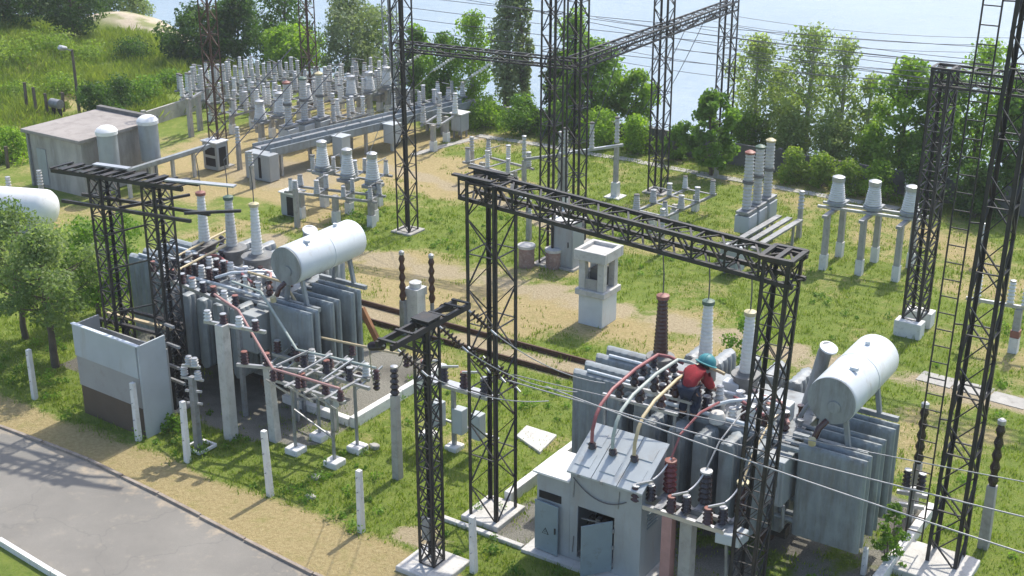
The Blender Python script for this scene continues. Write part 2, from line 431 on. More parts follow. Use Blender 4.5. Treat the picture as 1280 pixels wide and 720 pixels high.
kerb(KR, .06, .05, 'kerb', 'kerb_concrete', .012)
kerb(KL, .08, .11, 'lawn_kerb', 'whitewash', .004)

# white path at the back of the yard, laid in slabs, and the slab track to the right
def slabs(name, line, w, L, m, wob=.03, z=.012):
    mb = MB()
    for (a0, b0), (a1, b1) in zip(line, line[1:]):
        d = math.hypot(a1-a0, b1-b0); k = max(1, round(d/L)); ux, uy = (a1-a0)/d, (b1-b0)/d
        for i in range(k):
            s0, s1 = d*i/k+.015, d*(i+1)/k-.015; o = random.uniform(-wob, wob); zz = z+random.uniform(0, .012)
            pts = [(a0+ux*s-uy*(t+o), b0+uy*s+ux*(t+o)) for s, t in ((s0, -w/2), (s1, -w/2), (s1, w/2), (s0, w/2))]
            mb.prism(pts, -.05, zz)
    return struct(name, mb, m)
slabs('footpath', [(-25.6, 36.6), (-19.5, 36.75), (-11, 36.55)], .34, 1.1, 'concrete', .05)
slabs('footpath', [(-25.95, 33.4), (-25.45, 36.3)], .28, 1.0, 'concrete', .05)
slabs('slab_track', [(-7.0, 25.9), (-4.0, 25.75), (0, 25.6)], .5, .8, 'concrete', .09)

# river
m, n, out = nt('river')
p = add(n, 'ShaderNodeBsdfPrincipled'); p.inputs['Base Color'].default_value = (.42, .50, .56, 1)
p.inputs['Roughness'].default_value = .22; p.inputs['IOR'].default_value = 1.33
mp = add(n, 'ShaderNodeMapping'); mp.inputs['Scale'].default_value = (.5, 1.6, 1); n.links.new(geo_pos(n), mp.inputs[0])
w1 = noise(n, .8, 8, .7, mp.outputs[0]); w2 = noise(n, .05, 4, .6)
n.links.new(bump(n, w1, .7, .3), p.inputs['Normal'])
n.links.new(ramp(n, w2, [(.3, (.20, .29, .37)), (.7, (.27, .36, .44))]), p.inputs['Base Color'])
n.links.new(p.outputs[0], out.inputs[0])
mb = MB(); mb.add([(-900, 42, -1.7), (900, 42, -1.7), (900, 1800, -1.7), (-900, 1800, -1.7)], [(0, 1, 2, 3)])
MATS['river'] = m; struct('river', mb, 'river')

# ------------------------------------------------------------------ steel lattice work
def lattice_column(par, a, b, w, d, z0, z1, leg=.05, panel=None, m='black_steel', brace=.022, style='zig', tp=1.0, lx=0.):
    """four angle legs and one lattice web per face"""
    panel = panel or w*1.0
    for sa in (-1, 1):
        for sb in (-1, 1):
            q = MB(); q.angle((a+sa*w/2, b+sb*d/2, z0), (a+lx+sa*w*tp/2, b+sb*d*tp/2, z1), leg, -sa, -sb); q.build('leg', m, par)
    k = max(2, round((z1-z0)/panel)); st = (z1-z0)/k
    corners = [(-1, -1), (1, -1), (1, 1), (-1, 1)]
    for f in range(4):
        c0, c1 = corners[f], corners[(f+1) % 4]; q = MB()
        i2 = .012
        K = lambda z: 1+(tp-1)*(z-z0)/(z1-z0)
        P = lambda c, z: (a+lx*(z-z0)/(z1-z0)+c[0]*(w*K(z)/2-i2), b+c[1]*(d*K(z)/2-i2), z)
        for i in range(k):
            za, zb = z0+i*st, z0+(i+1)*st
            if style == 'x':
                q.bar(P(c0, za), P(c1, zb), brace, brace*.5); q.bar(P(c1, za), P(c0, zb), brace, brace*.5)
            elif (i+f) % 2: q.bar(P(c0, za), P(c1, zb), brace, brace*.5)
            else: q.bar(P(c1, za), P(c0, zb), brace, brace*.5)
            if i % 2 == 0 or style == 'x': q.bar(P(c0, za+.003*f), P(c1, za+.003*f), brace, brace*.5)
        q.bar(P(c0, z1-.03), P(c1, z1-.03), brace*1.6, brace)
        q.build('bracing', m, par)
def lattice_beam(par, p, q, w, h, leg=.045, panel=.4, m='black_steel', brace=.02, top_x=True):
    """horizontal box truss between two points (bottom-centre line)"""
    p, q = Vector(p), Vector(q); d = (q-p); L = d.length; d.normalize(); s = Vector((-d.y, d.x, 0)).normalized(); up = Vector((0, 0, 1))
    cs = [(-w/2, 0), (w/2, 0), (w/2, h), (-w/2, h)]
    for x, z in cs:
        k = MB(); k.bar(p+s*x+up*z, q+s*x+up*z, leg, leg); k.build('chord', m, par)
    n_ = max(2, round(L/panel))
    for f in range(4):
        (x0, zz0), (x1, zz1) = cs[f], cs[(f+1) % 4]; k = MB()
        for i in range(n_):
            A = p+d*(L*i/n_); B = p+d*(L*(i+1)/n_)
            u0, u1 = s*x0+up*zz0, s*x1+up*zz1
            if i % 2: k.bar(A+u0, B+u1, brace, brace*.6)
            else: k.bar(A+u1, B+u0, brace, brace*.6)
            if i % 2 == 0: k.bar(A+u0, A+u1, brace, brace*.6)
            if f == 2 and top_x: k.bar(A+u0+up*.012, A+u1+up*.012, leg*1.3, .012)
        k.build('beam_bracing', m, par)
def pad(name, a, b, sa, sb, h, m, par): q = MB(); q.box(a-sa/2, a+sa/2, b-sb/2, b+sb/2, -.1, h); return q.build(name, m, par, .015)

# foreground portal over the right-hand transformer
g = thing('lattice_gantry', 'black steel lattice portal whose long box beam crosses over the nearer transformer', 'gantry', -11.27, 16.45)
lattice_column(g, -11.27, 16.45, .56, .62, .05, 5.95, .06, .62, brace=.026)
lattice_column(g, -6.56, 16.22, .40, .48, .05, 5.75, .055, .46, brace=.021, lx=.2, style='x')
lattice_beam(g, (-11.75, 16.47, 5.62), (-6.1, 16.2, 5.42), .40, .32, .06, .26, brace=.03, top_x=False)
q = MB(); q.bar((-11.85, 16.25, 5.985), (-11.1, 16.22, 5.985), .09, .03); q.bar((-11.85, 16.7, 5.985), (-11.1, 16.68, 5.985), .09, .03); q.build('beam_seat', 'black_steel', g)
for p, q_ in (((-6.59, 15.96), (-6.13, 15.96)), ((-6.59, 16.48), (-6.13, 16.48)), ((-6.58, 15.94), (-6.58, 16.5)), ((-6.14, 15.94), (-6.14, 16.5)), ((-6.36, 15.94), (-6.36, 16.5))):
    q = MB(); q.bar((*p, 5.78), (*q_, 5.78), .07, .05 if p[0] != q_[0] else .044); q.build('cap_bar', 'black_steel', g)
for a, b in ((-11.27, 16.45), (-6.56, 16.22)): pad('footing', a, b, .75, .85, .09, 'pale_concrete', g)

# foreground lattice column with an arm
g = thing('lattice_column', 'slim black lattice column with slanting crossarm on a whitish concrete pad by the stakes', 'column', -11.2, 14.62)
lattice_column(g, -11.2, 14.62, .30, .30, .1, 4.28, .05, .34, brace=.022, style='x')
q = MB(); q.box(-11.36, -11.04, 14.46, 14.78, 4.29, 4.31); q.build('column_cap', 'black_steel', g)
for s in (-1, 1):
    q = MB(); q.bar((-11.2+s*.13, 13.62, 4.2), (-11.2+s*.13, 15.55, 4.2), .05, .09); q.build('crossarm', 'black_steel', g)
q = MB()
for b in (13.7, 14.1, 14.5, 14.9, 15.3, 15.5): q.bar((-11.36, b, 4.257), (-11.04, b, 4.257), .05, .02)
q.build('arm_plate', 'black_steel', g)
for sa in (-1, 1): q = MB(); q.bar((-11.2+sa*.12, 14.62, 3.7), (-11.2+sa*.12, 13.9, 4.15), .03); q.build('strut', 'black_steel', g)
q = MB(); q.box(-11.62, -10.72, 14.2, 15.0, -.1, .085); q.build('footing', 'pale_concrete', g, .02)
q = MB(); q.box(-11.28, -11.14, 14.48, 14.52, .55, .95); q.build('junction_box', 'grey_steel', g)

# double-column gantry in front of the far-left transformer
g = thing('lattice_gantry', 'black twin-column lattice gantry with two slatted crossarms standing left of the farther transformer', 'gantry', -19.45, 16.3)
GC = ((-20.05, 16.22), (-18.82, 16.42))
for a, b in GC: lattice_column(g, a, b, .36, .46, .02, 4.62, .05, .40, brace=.026, style='x')
for o in (-.2, .2):
    q = MB(); q.bar((-21.05, 16.05+o, 4.64), (-18.05, 16.56+o, 4.64), .06, .08); q.build('crossarm', 'black_steel', g)
for i in range(13):
    t = i/12; a = -21.0+2.9*t; b = 16.05+.5*t
    q = MB(); q.bar((a, b-.26, 4.70), (a+.03, b+.26, 4.70), .13 if i % 2 else .05, .022); q.build('arm_slat', 'black_steel', g)
for o in (-.24, .24):
    q = MB(); q.bar((-20.75, 16.02+o, 4.10), (-17.8, 16.5+o, 4.10), .06, .06); q.build('lower_crossarm', 'black_steel', g)
q = MB(); q.bar((-18.1, 16.4, 4.16), (-17.2, 16.95, 4.22), .06, .05); q.build('side_arm', 'black_steel', g)
q = MB(); q.bar((-19.4, 16.0, 4.14), (-18.9, 17.3, 4.14), .05, .05); q.build('side_arm', 'black_steel', g)
for z in (1.0, 1.9, 2.8, 3.5):
    q = MB(); q.bar((-19.9, 16.0, z), (-18.9, 16.2, z+.35), .045, .03); q.build('tie_bar', 'black_steel', g)
for a, b in GC: pad('footing', a, b, .5, .6, .05, 'concrete', g)
q = MB(); q.bar((-18.5, 16.4, 4.74), (-17.2, 16.85, 4.72), .14, .03); q.build('arm_plate', 'bright_steel', g)
q = MB(); q.bar((-20.4, 16.35, 4.75), (-19.6, 16.5, 4.75), .14, .025); q.build('arm_plate', 'bright_steel', g)
# work clutter low on its right column
for z, L in ((.75, .5), (1.05, .4), (1.5, .45), (1.9, .35)):
    q = MB(); q.bar((-18.65, 16.15, z), (-18.65+L, 16.05, z+.05), .05); q.build('bracket', 'grey_steel', g)

# the tall towers and their beams
def lean(o): o.rotation_euler.x = random.uniform(-.006, .006); o.rotation_euler.y = random.uniform(-.006, .006)
def tower(label, a, b, w, z1, m='black_steel', leg=.05, panel=None, style='zig', foot=None, ladder=None, d=None, tp=1.0, lx=0., brace=.028):
    g = thing('lattice_tower', label, 'tower', a, b)
    z0 = .05
    d = d or w
    if foot:
        z0 = foot
        for sb in (-1, 1): pad('footing', a, b+sb*d/2, w+.2, .34, foot, 'whitewash', g)
    else: pad('footing', a, b, w+.25, d+.25, .05, 'concrete', g)
    lattice_column(g, a, b, w, d, z0, z1, leg, panel or w*1.05, m, brace, style, tp, lx); lean(g)
    if ladder:
        la, lb = ladder
        for s in (-1, 1): q = MB(); q.bar((a+la+s*.13, b+lb, .3), (a+la+lx*.9+s*.13, b+lb, z1-1), .022); q.build('ladder_rail', m, g)
        z = .45
        while z < z1-1: q = MB(); o = lx*z/z1; q.bar((a+o+la-.13, b+lb, z), (a+o+la+.13, b+lb, z), .016); q.build('ladder_rung', m, g); z += .27
        z = .9
        while z < z1-1: q = MB(); o = lx*z/z1; q.bar((a+o+la+.13, b+lb, z), (a+o-w*.42, b, z), .02); q.build('ladder_bracket', m, g); z += 1.6
    return g
t = tower('tallest black lattice tower with a side ladder, nearest one at the right edge', -4.42, 19.2, .50, 11.5, leg=.06, ladder=(-.52, -.05), panel=.5, style='zig', tp=.72, lx=.24, brace=.034)
tower('black lattice tower on two whitewashed concrete blocks beneath the end of the right-hand beam', -7.87, 28.26, .40, 5.95, leg=.065, style='x', panel=.42, foot=.36, d=.75, brace=.035)
tower('tall black lattice tower among breakers, left of the middle lawn and alone', -21.49, 27.35, .42, 8.2)
tower('front one of two adjoining black lattice towers, just left of the grey cabinet', -16.95, 27.35, .42, 8.6)
tower('rear one of two adjoining black lattice towers, carrying the receding beam start', -17.25, 29.1, .42, 8.6)
tower('grey lattice tower standing halfway along the receding beam, beside the wire frame', -17.5, 34.25, .46, 7.4, 'black_steel')
tower('farthest lattice tower, at the waterside end of the receding beam behind saplings', -17.5, 38.6, .46, 7.2)
tower('rusty brown lattice tower over the straw-coloured ground by the windowed white box', -30.23, 29.04, .40, 7.0, 'rusty_steel')
tower('dark lattice tower rising out of the farthest breaker rows before the bright green tree', -33.1, 36.6, .42, 7.6, 'rusty_steel')
tower('thin lattice tower half hidden behind the lone tower, amid the distant yard', -30.4, 38.0, .40, 7.5, 'grey_steel')
g = thing('lattice_beam', 'black horizontal lattice beam receding towards the water, joining three towers', 'beam', -17.4, 29.2, 4.75)
lattice_beam(g, (-17.2, 28.8, 4.72), (-17.5, 38.8, 4.72), .36, .26, .045, .42)
g = thing('lattice_beam', 'thin black lattice beam spanning from the lone tower to the adjoining pair', 'beam', -21.5, 27.6, 4.85)
lattice_beam(g, (-22.0, 27.72, 4.85), (-16.9, 28.3, 4.85), .3, .2, .04, .42)
g = thing('lattice_beam', 'black lattice beam leading off to the right from the tower on whitewashed blocks', 'beam', -8.0, 28.2, 5.6)
lattice_beam(g, (-8.05, 28.2, 5.62), (-3.2, 28.2, 5.62), .5, .36, .05, .4)
g = thing('lattice_beam', 'pale steel lattice beam high over the farthest breakers in the upper left', 'beam', -31.6, 29.2, 6.0)
lattice_beam(g, (-31.4, 29.3, 5.5), (-29.4, 34.5, 5.5), .3, .2, .045, .42, 'bright_steel')

# ------------------------------------------------------------------ power transformers
def porcelain(par, base, h, r0, r1, k, m, cap=None, rod=.0, axis=(0, 0, 1), fin=.03, name='bushing'):
    q = MB(); q.sheds(base, axis, h, r0, r1, k, fin, 16); o = q.build(name, m, par)
    ax = Vector(axis).normalized(); t = Vector(base)+ax*h
    if cap: q = MB(); q.lathe([(r1*.9, -.004), (r1*1.5, 0), (r1*1.5, h*.06), (r1*.7, h*.085)], t, axis, 14); q.build('cap', cap, o)
    if rod: q = MB(); q.tube(t, t+ax*rod, .012, n=6); q.build('terminal', 'dark_wire', o)
    return o
def radiator_plate(a0, a1, b0, b1, z0, z1, along='a', ribs=7):
    """pressed panel: rounded top and vertical flutes"""
    q = MB(); n = ribs*4
    if along == 'a': L0, L1, c, t = a0, a1, (b0+b1)/2, (b1-b0)/2
    else: L0, L1, c, t = b0, b1, (a0+a1)/2, (a1-a0)/2
    zs = [(z0, .55), (z0+.06, 1), (z1-.10, 1), (z1-.03, .8), (z1, .3)]
    vs = []; fs = []
    for z, k in zs:
        ring = []
        for side in (1, -1):
            for i in range(n+1):
                u = i/n if side == 1 else 1-i/n
                edge = min(1, min(u, 1-u)/.035); fl = .80+.20*abs(math.sin(math.pi*u*ribs))
                off = side*t*k*fl*(.45+.55*edge)
                x = L0+(L1-L0)*u
                ring.append((x, c+off, z) if along == 'a' else (c+off, x, z))
        vs += ring
    R = 2*(n+1)
    for j in range(len(zs)-1):
        for i in range(R): fs.append((j*R+i, j*R+(i+1) % R, (j+1)*R+(i+1) % R, (j+1)*R+i))
    fs.append(tuple(range(R))); fs.append(tuple((len(zs)-1)*R+i for i in range(R)))
    return q.add(vs, fs)
def valve(par, a, b, z, m='red_cap'):
    q = MB(); q.lathe([(.03, 0), (.03, .05), (.075, .052), (.075, .07), (.02, .072), (.02, .1)], (a, b, z), (0, 0, 1), 12); return q.build('valve', m, par)
def transformer(label, oa, ob, hv, near):
    """oa, ob: offset of this transformer from the nearer one"""
    A = lambda a: a+oa
    B = lambda b: b+ob
    T = thing('power_transformer', label, 'transformer', A(-8.1), B(18.6))
    q = MB(); q.box(A(-9.45), A(-6.75), B(17.95), B(19.55), .42, 2.02)
    for i in range(7): a = A(-9.2+i*.38); q.box(a, a+.06, B(17.9), B(17.948), .5, 1.95)
    for i in range(4): b = B(18.15+i*.38); q.box(A(-6.748), A(-6.70), b, b+.06, .5, 1.95)
    q.build('tank', 'grey_paint', T, .012)
    q = MB(); q.box(A(-9.55), A(-6.65), B(17.85), B(19.65), 2.024, 2.10)
    q.build('tank_cover', 'grey_paint', T, .008)
    
    for b in (18.1, 18.95): q = MB(); q.box(A(-9.5), A(-6.7), B(b), B(b+.2), .24, .418); q.build('undercarriage', 'black_steel', T)
    for a in (-9.1, -7.1):
        for b in (18.18, 19.08): q = MB(); q.lathe([(.16, -.05), (.16, .03), (.19, .032), (.19, .06)], (A(a), B(b), .2), (0, 1, 0), 18); q.build('wheel', 'rusty_steel', T)
    for a, z, sa, sz in ((-7.02, .75, .22, .3), (-9.3, 1.0, .2, .26)):
        q = MB(); q.box(A(a), A(a+sa), B(17.935), B(17.945), z, z+sz); q.build('rating_plate', 'bright_steel', T)
    for z in (.7, 1.3, 1.8): q = MB(); q.box(A(-9.46), A(-6.74), B(17.938), B(17.949), z, z+.02); q.build('weld_seam', 'grey_paint', T)
    for k, b in enumerate((17.92, 18.66)): q = MB(); q.tube((A(-10.4), B(b+.12), 2.31), (A(-9.5), B(b+.12), 2.31), .03, n=8); q.build('oil_header', 'pale_paint', T)
    # radiators: three banks
    for k, b in enumerate((17.92, 18.30, 18.68, 19.06)):
        o = radiator_plate(A(-10.66), A(-9.62), B(b), B(b+.25), .55, 2.28).build('radiator_panel', 'radiator_paint', T)
        for z in (.8, 2.1): q = MB(); q.tube((A(-9.7), B(b+.085), z), (A(-9.44), B(b+.085), z), .045, n=8); q.build('oil_pipe', 'radiator_paint', o)
    for k, b in enumerate((17.68, 17.87, 18.30, 18.49, 18.92, 19.11)):
        o = radiator_plate(A(-6.46), A(-5.38), B(b), B(b+.13), .62, 2.22).build('radiator_panel', 'radiator_paint', T)
        for z in (.85, 2.08): q = MB(); q.tube((A(-6.76), B(b+.065), z), (A(-6.3), B(b+.065), z), .045, n=8); q.build('oil_pipe', 'radiator_paint', o)
    for k, a in enumerate((-8.98, -8.52, -8.07, -7.62, -7.17)):
        o = radiator_plate(A(a), A(a+.25), B(17.32), B(17.84), .6, 2.08, 'b', 4).build('radiator_panel', 'radiator_paint', T)
        for z in (.8, 1.9): q = MB(); q.tube((A(a+.12), B(17.8), z), (A(a+.12), B(17.96), z), .05, n=8); q.build('oil_pipe', 'radiator_paint', o)
    for k, a in enumerate((-9.45, -8.98, -8.5, -8.02, -7.52, -7.05)):
        o = radiator_plate(A(a), A(a+.27), B(19.72), B(20.42), .6, 2.22, 'b', 4).build('radiator_panel', 'grey_paint', T)
        for z in (.8, 2.05): q = MB(); q.tube((A(a+.12), B(19.52), z), (A(a+.12), B(19.8), z), .05, n=8); q.build('oil_pipe', 'radiator_paint', o)
    # conservator
    zc, r = 3.0, .385
    q = MB(); q.lathe([(r*.3, -.05), (r*.75, -.03), (r*.96, .0), (r, .03), (r, 1.89), (r*.96, 1.92), (r*.75, 1.95), (r*.3, 1.97)], (A(-6.06), B(17.88), zc), (0, 1, 0), 40)
    cv = q.build('conservator', 'pale_paint', T)
    q = MB(); q.lathe([(r+.004, 0), (r+.007, .006), (r+.007, .02), (r+.004, .026)], (A(-6.06), B(18.85), zc), (0, 1, 0), 40); q.build('hoop', 'pale_paint', cv)
    q = MB(); q.lathe([(r*.98, 0), (r*.98, .012), (r*.9, .016), (.001, .02)], (A(-6.06), B(17.845), zc), (0, -1, 0), 36); q.build('end_plate', 'grey_paint', cv)
    q = MB(); q.lathe([(.1, 0), (.1, .02), (.07, .022)], (A(-6.0), B(17.82), zc-.08), (0, -1, 0), 16); q.build('gauge', 'grey_paint', cv)
    q = MB(); q.bar((A(-5.98), B(18.3), zc+r+.005), (A(-5.85), B(18.3), zc+r+.005), .05, .05); q.lathe([(.04, 0), (.04, .07)], (A(-6.06), B(19.3), zc+r-.01)); q.build('lifting_lug', 'pale_paint', cv)
    for b in (18.1, 19.5):
        for a in (-6.35, -5.8): q = MB(); q.bar((A(a), B(b), 2.1), (A(a*.6-6.06*.4), B(b), zc-r*.85), .07); q.build('conservator_bracket', 'grey_paint', T)
    
    for b in (18.1, 19.5): q = MB(); q.bar((A(-6.7), B(b), 2.14), (A(-5.5), B(b), 2.14), .08); q.build('bracket_beam', 'grey_paint', T)
    q = MB(); q.path([(A(-6.85), B(18.6), 2.1), (A(-6.75), B(18.65), 2.35), (A(-6.55), B(18.7), 2.65), (A(-6.35), B(18.7), 2.78)], .035, 8); q.build('relay_pipe', 'grey_paint', T)
    q = MB(); q.lathe([(.06, 0), (.06, .1), (.03, .12)], (A(-6.22), B(17.62), 2.32), (0, -.2, 1), 12); q.build('breather', 'yellow_cap', T)
    q = MB(); q.path([(A(-6.22), B(17.7), 2.4), (A(-6.18), B(17.75), 2.55), (A(-6.1), B(17.85), 2.66)], .05, 8); q.build('breather_pipe', 'porcelain_brown', T)
    # explosion vent
    q = MB(); q.path([(A(-6.95), B(19.35), 2.1), (A(-6.85), B(19.3), 2.5), (A(-6.72), B(19.25), 3.12), (A(-6.66), B(19.22), 3.22)], .115, 14); v = q.build('explosion_vent', 'grey_paint', T)
    q = MB(); q.lathe([(.15, 0), (.15, .03), (.1, .034)], (A(-6.66), B(19.22), 3.2), (.35, -.15, 1), 16); q.build('vent_cap', 'pale_paint', v)
    # high-voltage bushings
    for (a, b, pm, cm, rt, rr) in hv:
        q = MB(); q.lathe([(rt*1.05, 0), (rt*1.05, .27), (rt*1.25, .272), (rt*1.25, .315), (rt*.8, .317), (rt*.62, .36)], (A(a), B(b), 2.10), n=20)
        tu = q.build('turret', 'turret_paint', T)
        porcelain(T, (A(a), B(b), 2.455), 1.02, .115*rr, .072*rr, 15, pm, cm, .0, fin=.012)
    # low-voltage bushings in two rows, oil pipes and valves over the cover
    for row, (b, h) in enumerate(((18.05, .26), (18.42, .3))):
        for i in range(7):
            a = -9.38+i*.2+row*.05
            pm = ('porcelain_dark', 'porcelain_white', 'porcelain_brown')[(i+row) % 3]
            q = MB(); q.lathe([(.07, 0), (.07, .05), (.045, .06)], (A(a), B(b), 2.10), n=12); q.build('bushing_flange', 'grey_steel', T)
            porcelain(T, (A(a), B(b), 2.155), h, .055, .04, 4, pm, 'bright_steel', 0, fin=.03, name='low_voltage_bushing')
    for i in range(6):
        a = -7.75+i*.17; b = 18.1+.12*(i % 2)
        porcelain(T, (A(a), B(b), 2.10), .2+.06*(i % 3), .05, .04, 3, ('porcelain_white', 'porcelain_brown')[i % 2], 'bright_steel', 0, fin=.03, name='neutral_bushing')
    q = MB(); q.path([(A(-9.3), B(18.75), 2.2), (A(-8.2), B(18.72), 2.22), (A(-7.0), B(18.78), 2.24)], .04, 8); q.build('oil_manifold', 'pale_paint', T)
    q = MB(); q.path([(A(-8.9), B(17.95), 2.16), (A(-7.9), B(17.93), 2.18), (A(-6.9), B(17.95), 2.16)], .035, 8); q.build('oil_manifold', 'pale_paint', T)
    for a, b in ((-8.6, 18.72), (-7.9, 18.74), (-7.3, 18.78)): valve(T, A(a), B(b), 2.24, 'grey_steel')
    for k in range(9):
        a = -8.0+.16*k; b = 18.28+.13*(k*7 % 5); mm = ('porcelain_white', 'pale_paint', 'porcelain_brown', 'grey_steel', 'red_cap')[k % 5]
        q = MB(); h = .12+.05*(k*3 % 4); q.lathe([(.06, 0), (.06, .03), (.035, .04), (.035, h), (.055, h+.005), (.055, h+.04)], (A(a), B(b), 2.10), n=10); q.build('fitting', mm, T)
    for p, r, mm in (([(-8.1, 17.95, 2.3), (-7.8, 18.1, 2.42), (-7.45, 18.5, 2.4), (-7.2, 18.9, 2.3)], .03, 'pale_paint'), ([(-7.9, 18.5, 2.3), (-7.6, 18.2, 2.4), (-7.2, 18.05, 2.36)], .028, 'red_bus'), ([(-7.6, 18.8, 2.3), (-7.1, 18.5, 2.42), (-6.8, 18.1, 2.3)], .03, 'pink_bus'), ([(-9.4, 18.9, 2.25), (-8.9, 18.85, 2.32), (-8.3, 18.6, 2.3)], .03, 'red_bus')):
        q = MB(); q.path([(A(x), B(y), z) for x, y, z in p], r, 8); q.build('link_pipe', mm, T)
    for a, b, sa, sb, h in ((-7.75, 18.55, .34, .3, .22), (-7.2, 18.45, .26, .26, .3), (-8.35, 18.98, .3, .2, .18)):
        q = MB(); q.box(A(a), A(a+sa), B(b), B(b+sb), 2.10, 2.10+h); q.build('inspection_box', 'pale_paint', T, .02)
    q = MB(); q.box(A(-7.05), A(-6.55), B(17.42), B(17.86), 1.2, 1.98); c = q.build('control_box', 'cabinet_paint', T, .015)
    q = MB(); q.box(A(-7.0), A(-6.6), B(17.395), B(17.416), 1.26, 1.92); d = q.build('box_door', 'cabinet_paint', c)
    q = MB(); q.cbox(A(-6.65), B(17.38), 1.55, .02, .028, .12); q.build('handle', 'black_steel', d)
    q = MB(); q.path([(A(-6.72), B(17.88), .5), (A(-6.55), B(17.55), .8), (A(-6.55), B(17.5), 1.2)], .03, 6); q.build('conduit', 'grey_steel', T)
    return T
hvA = [(-9.55, 19.05, 'porcelain_brown', 'red_cap', .2, 1.05), (-8.80, 19.25, 'porcelain_white', 'green_cap', .19, 1.0), (-8.02, 19.2, 'porcelain_white', 'yellow_cap', .2, 1.0)]
hvB = [(-9.55, 19.1, 'porcelain_white', 'red_cap', .22, 1.0), (-8.85, 19.2, 'porcelain_grey', 'green_cap', .25, 1.0), (-8.08, 19.15, 'porcelain_white', 'yellow_cap', .27, 1.0)]
TA = transformer('blue-grey oil transformer nearest the camera with a worker bending on its cover', 0, 0, hvA, True)
TB = transformer('blue-grey oil transformer farther left, beside the twin-column gantry, with nobody on it', -10.75, -.22, hvB, False)

# droppers rising from the bushing tips
def wire(label, pts, r=.009, m='dark_wire', cat='wire', group=None, name='wire'):
    q = MB(); q.path(pts, r, 6); a, b, z = pts[0]
    return q.single(name, m, label, cat, a, b, z, group)
TIPS = {}
for (oa, ob, hv, who) in ((0, 0, hvA, 'nearer'), (-10.75, -.22, hvB, 'farther')):
    for (a, b, pm, cm, rt, rr), c in zip(hv, ('red', 'green', 'yellow')):
        p = Vector((a+oa, b+ob, 3.57))
        end = p+Vector((-.02, -.02, .75)) if who == 'farther' else p+Vector((.1, -.1, 1.9))
        if who == 'nearer': pts = [p, p+Vector((0, 0, .35)), p+Vector((-.01, -.05, .75)), p+Vector((.08, -.6, 1.4)), Vector((a+.25, 16.5, 5.55))]
        else: pts = [p, p+Vector((.0, 0, .4)), end, Vector((a+oa+.5, b+ob+2.5, 6.2))]
        wire(f'dark dropper cable rising from the {c}-capped bushing of the {who} transformer', pts, .011)

# ------------------------------------------------------------------ cable cabinet below the nearer transformer
c = thing('cable_cabinet', 'grey sheet-metal cabinet with sloping lid and half-open doors in front of the nearer transformer', 'cabinet', -9.2, 16.2)
A0, A1, A2 = -10.08, -9.46, -8.2; Bf, Bb = 15.95, 16.72
q = MB(); q.box(A0, A1-.001, Bf, Bb, .06, 1.44)
q.build('side_bay', 'cabinet_paint', c, .01)
q = MB(); q.box(A0-.05, A1-.002, Bf-.05, Bb+.02, 1.442, 1.475); q.build('flat_roof', 'white_sheet', c)
q = MB(); zt0, zt1 = 1.63, 2.08
# walls of the main bay, left open behind the front doors
q.prism([(A1, Bf), (A2, Bf), (A2, Bf+.03), (A1, Bf+.03)], 1.06, zt0)
q.box(A1, -9.32, Bf, Bf+.03, .06, 1.06); q.box(-8.66, A2, Bf, Bf+.03, .06, 1.06); q.box(-9.32, -8.66, Bf, Bf+.03, .06, .13)
for a in (A1, A2-.03):
    q.add([(a+x, y, z) for x in (0, .03) for y, z in ((Bf+.031, .06), (Bb, .06), (Bb, zt1), (Bf+.031, zt0))],
          [(0, 1, 2, 3), (7, 6, 5, 4), (0, 4, 5, 1), (1, 5, 6, 2), (2, 6, 7, 3), (3, 7, 4, 0)])
q.box(A1+.031, A2-.031, Bb-.03, Bb, .06, zt1-.01)
q.build('wall', 'cabinet_paint', c)
# sloping lid of three hinged panels
for k in range(3):
    a0 = A1-.04+k*(A2-A1+.08)/3; a1 = a0+(A2-A1+.08)/3-.012
    q = MB(); lo, hi = (Bf-.06, zt0+.0), (Bb+.03, zt1+.02)
    q.add([(a, y, z+h) for a in (a0, a1) for (y, z), h in ((lo, .005), (hi, .005), (hi, .035), (lo, .035))],
          [(0, 1, 2, 3), (7, 6, 5, 4), (0, 4, 5, 1), (1, 5, 6, 2), (2, 6, 7, 3), (3, 7, 4, 0)])
    o = q.build('lid_panel', 'blue_paint', c)
    for s in (.16, .58):
        t0, t1 = s, s+.26
        L = lambda t: (lo[0]+(hi[0]-lo[0])*t, lo[1]+(hi[1]-lo[1])*t+.036)
        q = MB(); y0, z0_ = L(t0); y1, z1_ = L(t1)
        q.add([(a, y, z+h) for a in (a0+.06, a1-.1) for (y, z), h in (((y0, z0_), 0), ((y1, z1_), 0), ((y1, z1_), .012), ((y0, z0_), .012))],
              [(0, 1, 2, 3), (7, 6, 5, 4), (0, 4, 5, 1), (1, 5, 6, 2), (2, 6, 7, 3), (3, 7, 4, 0)])
        q.build('stiffener', 'blue_paint', o)
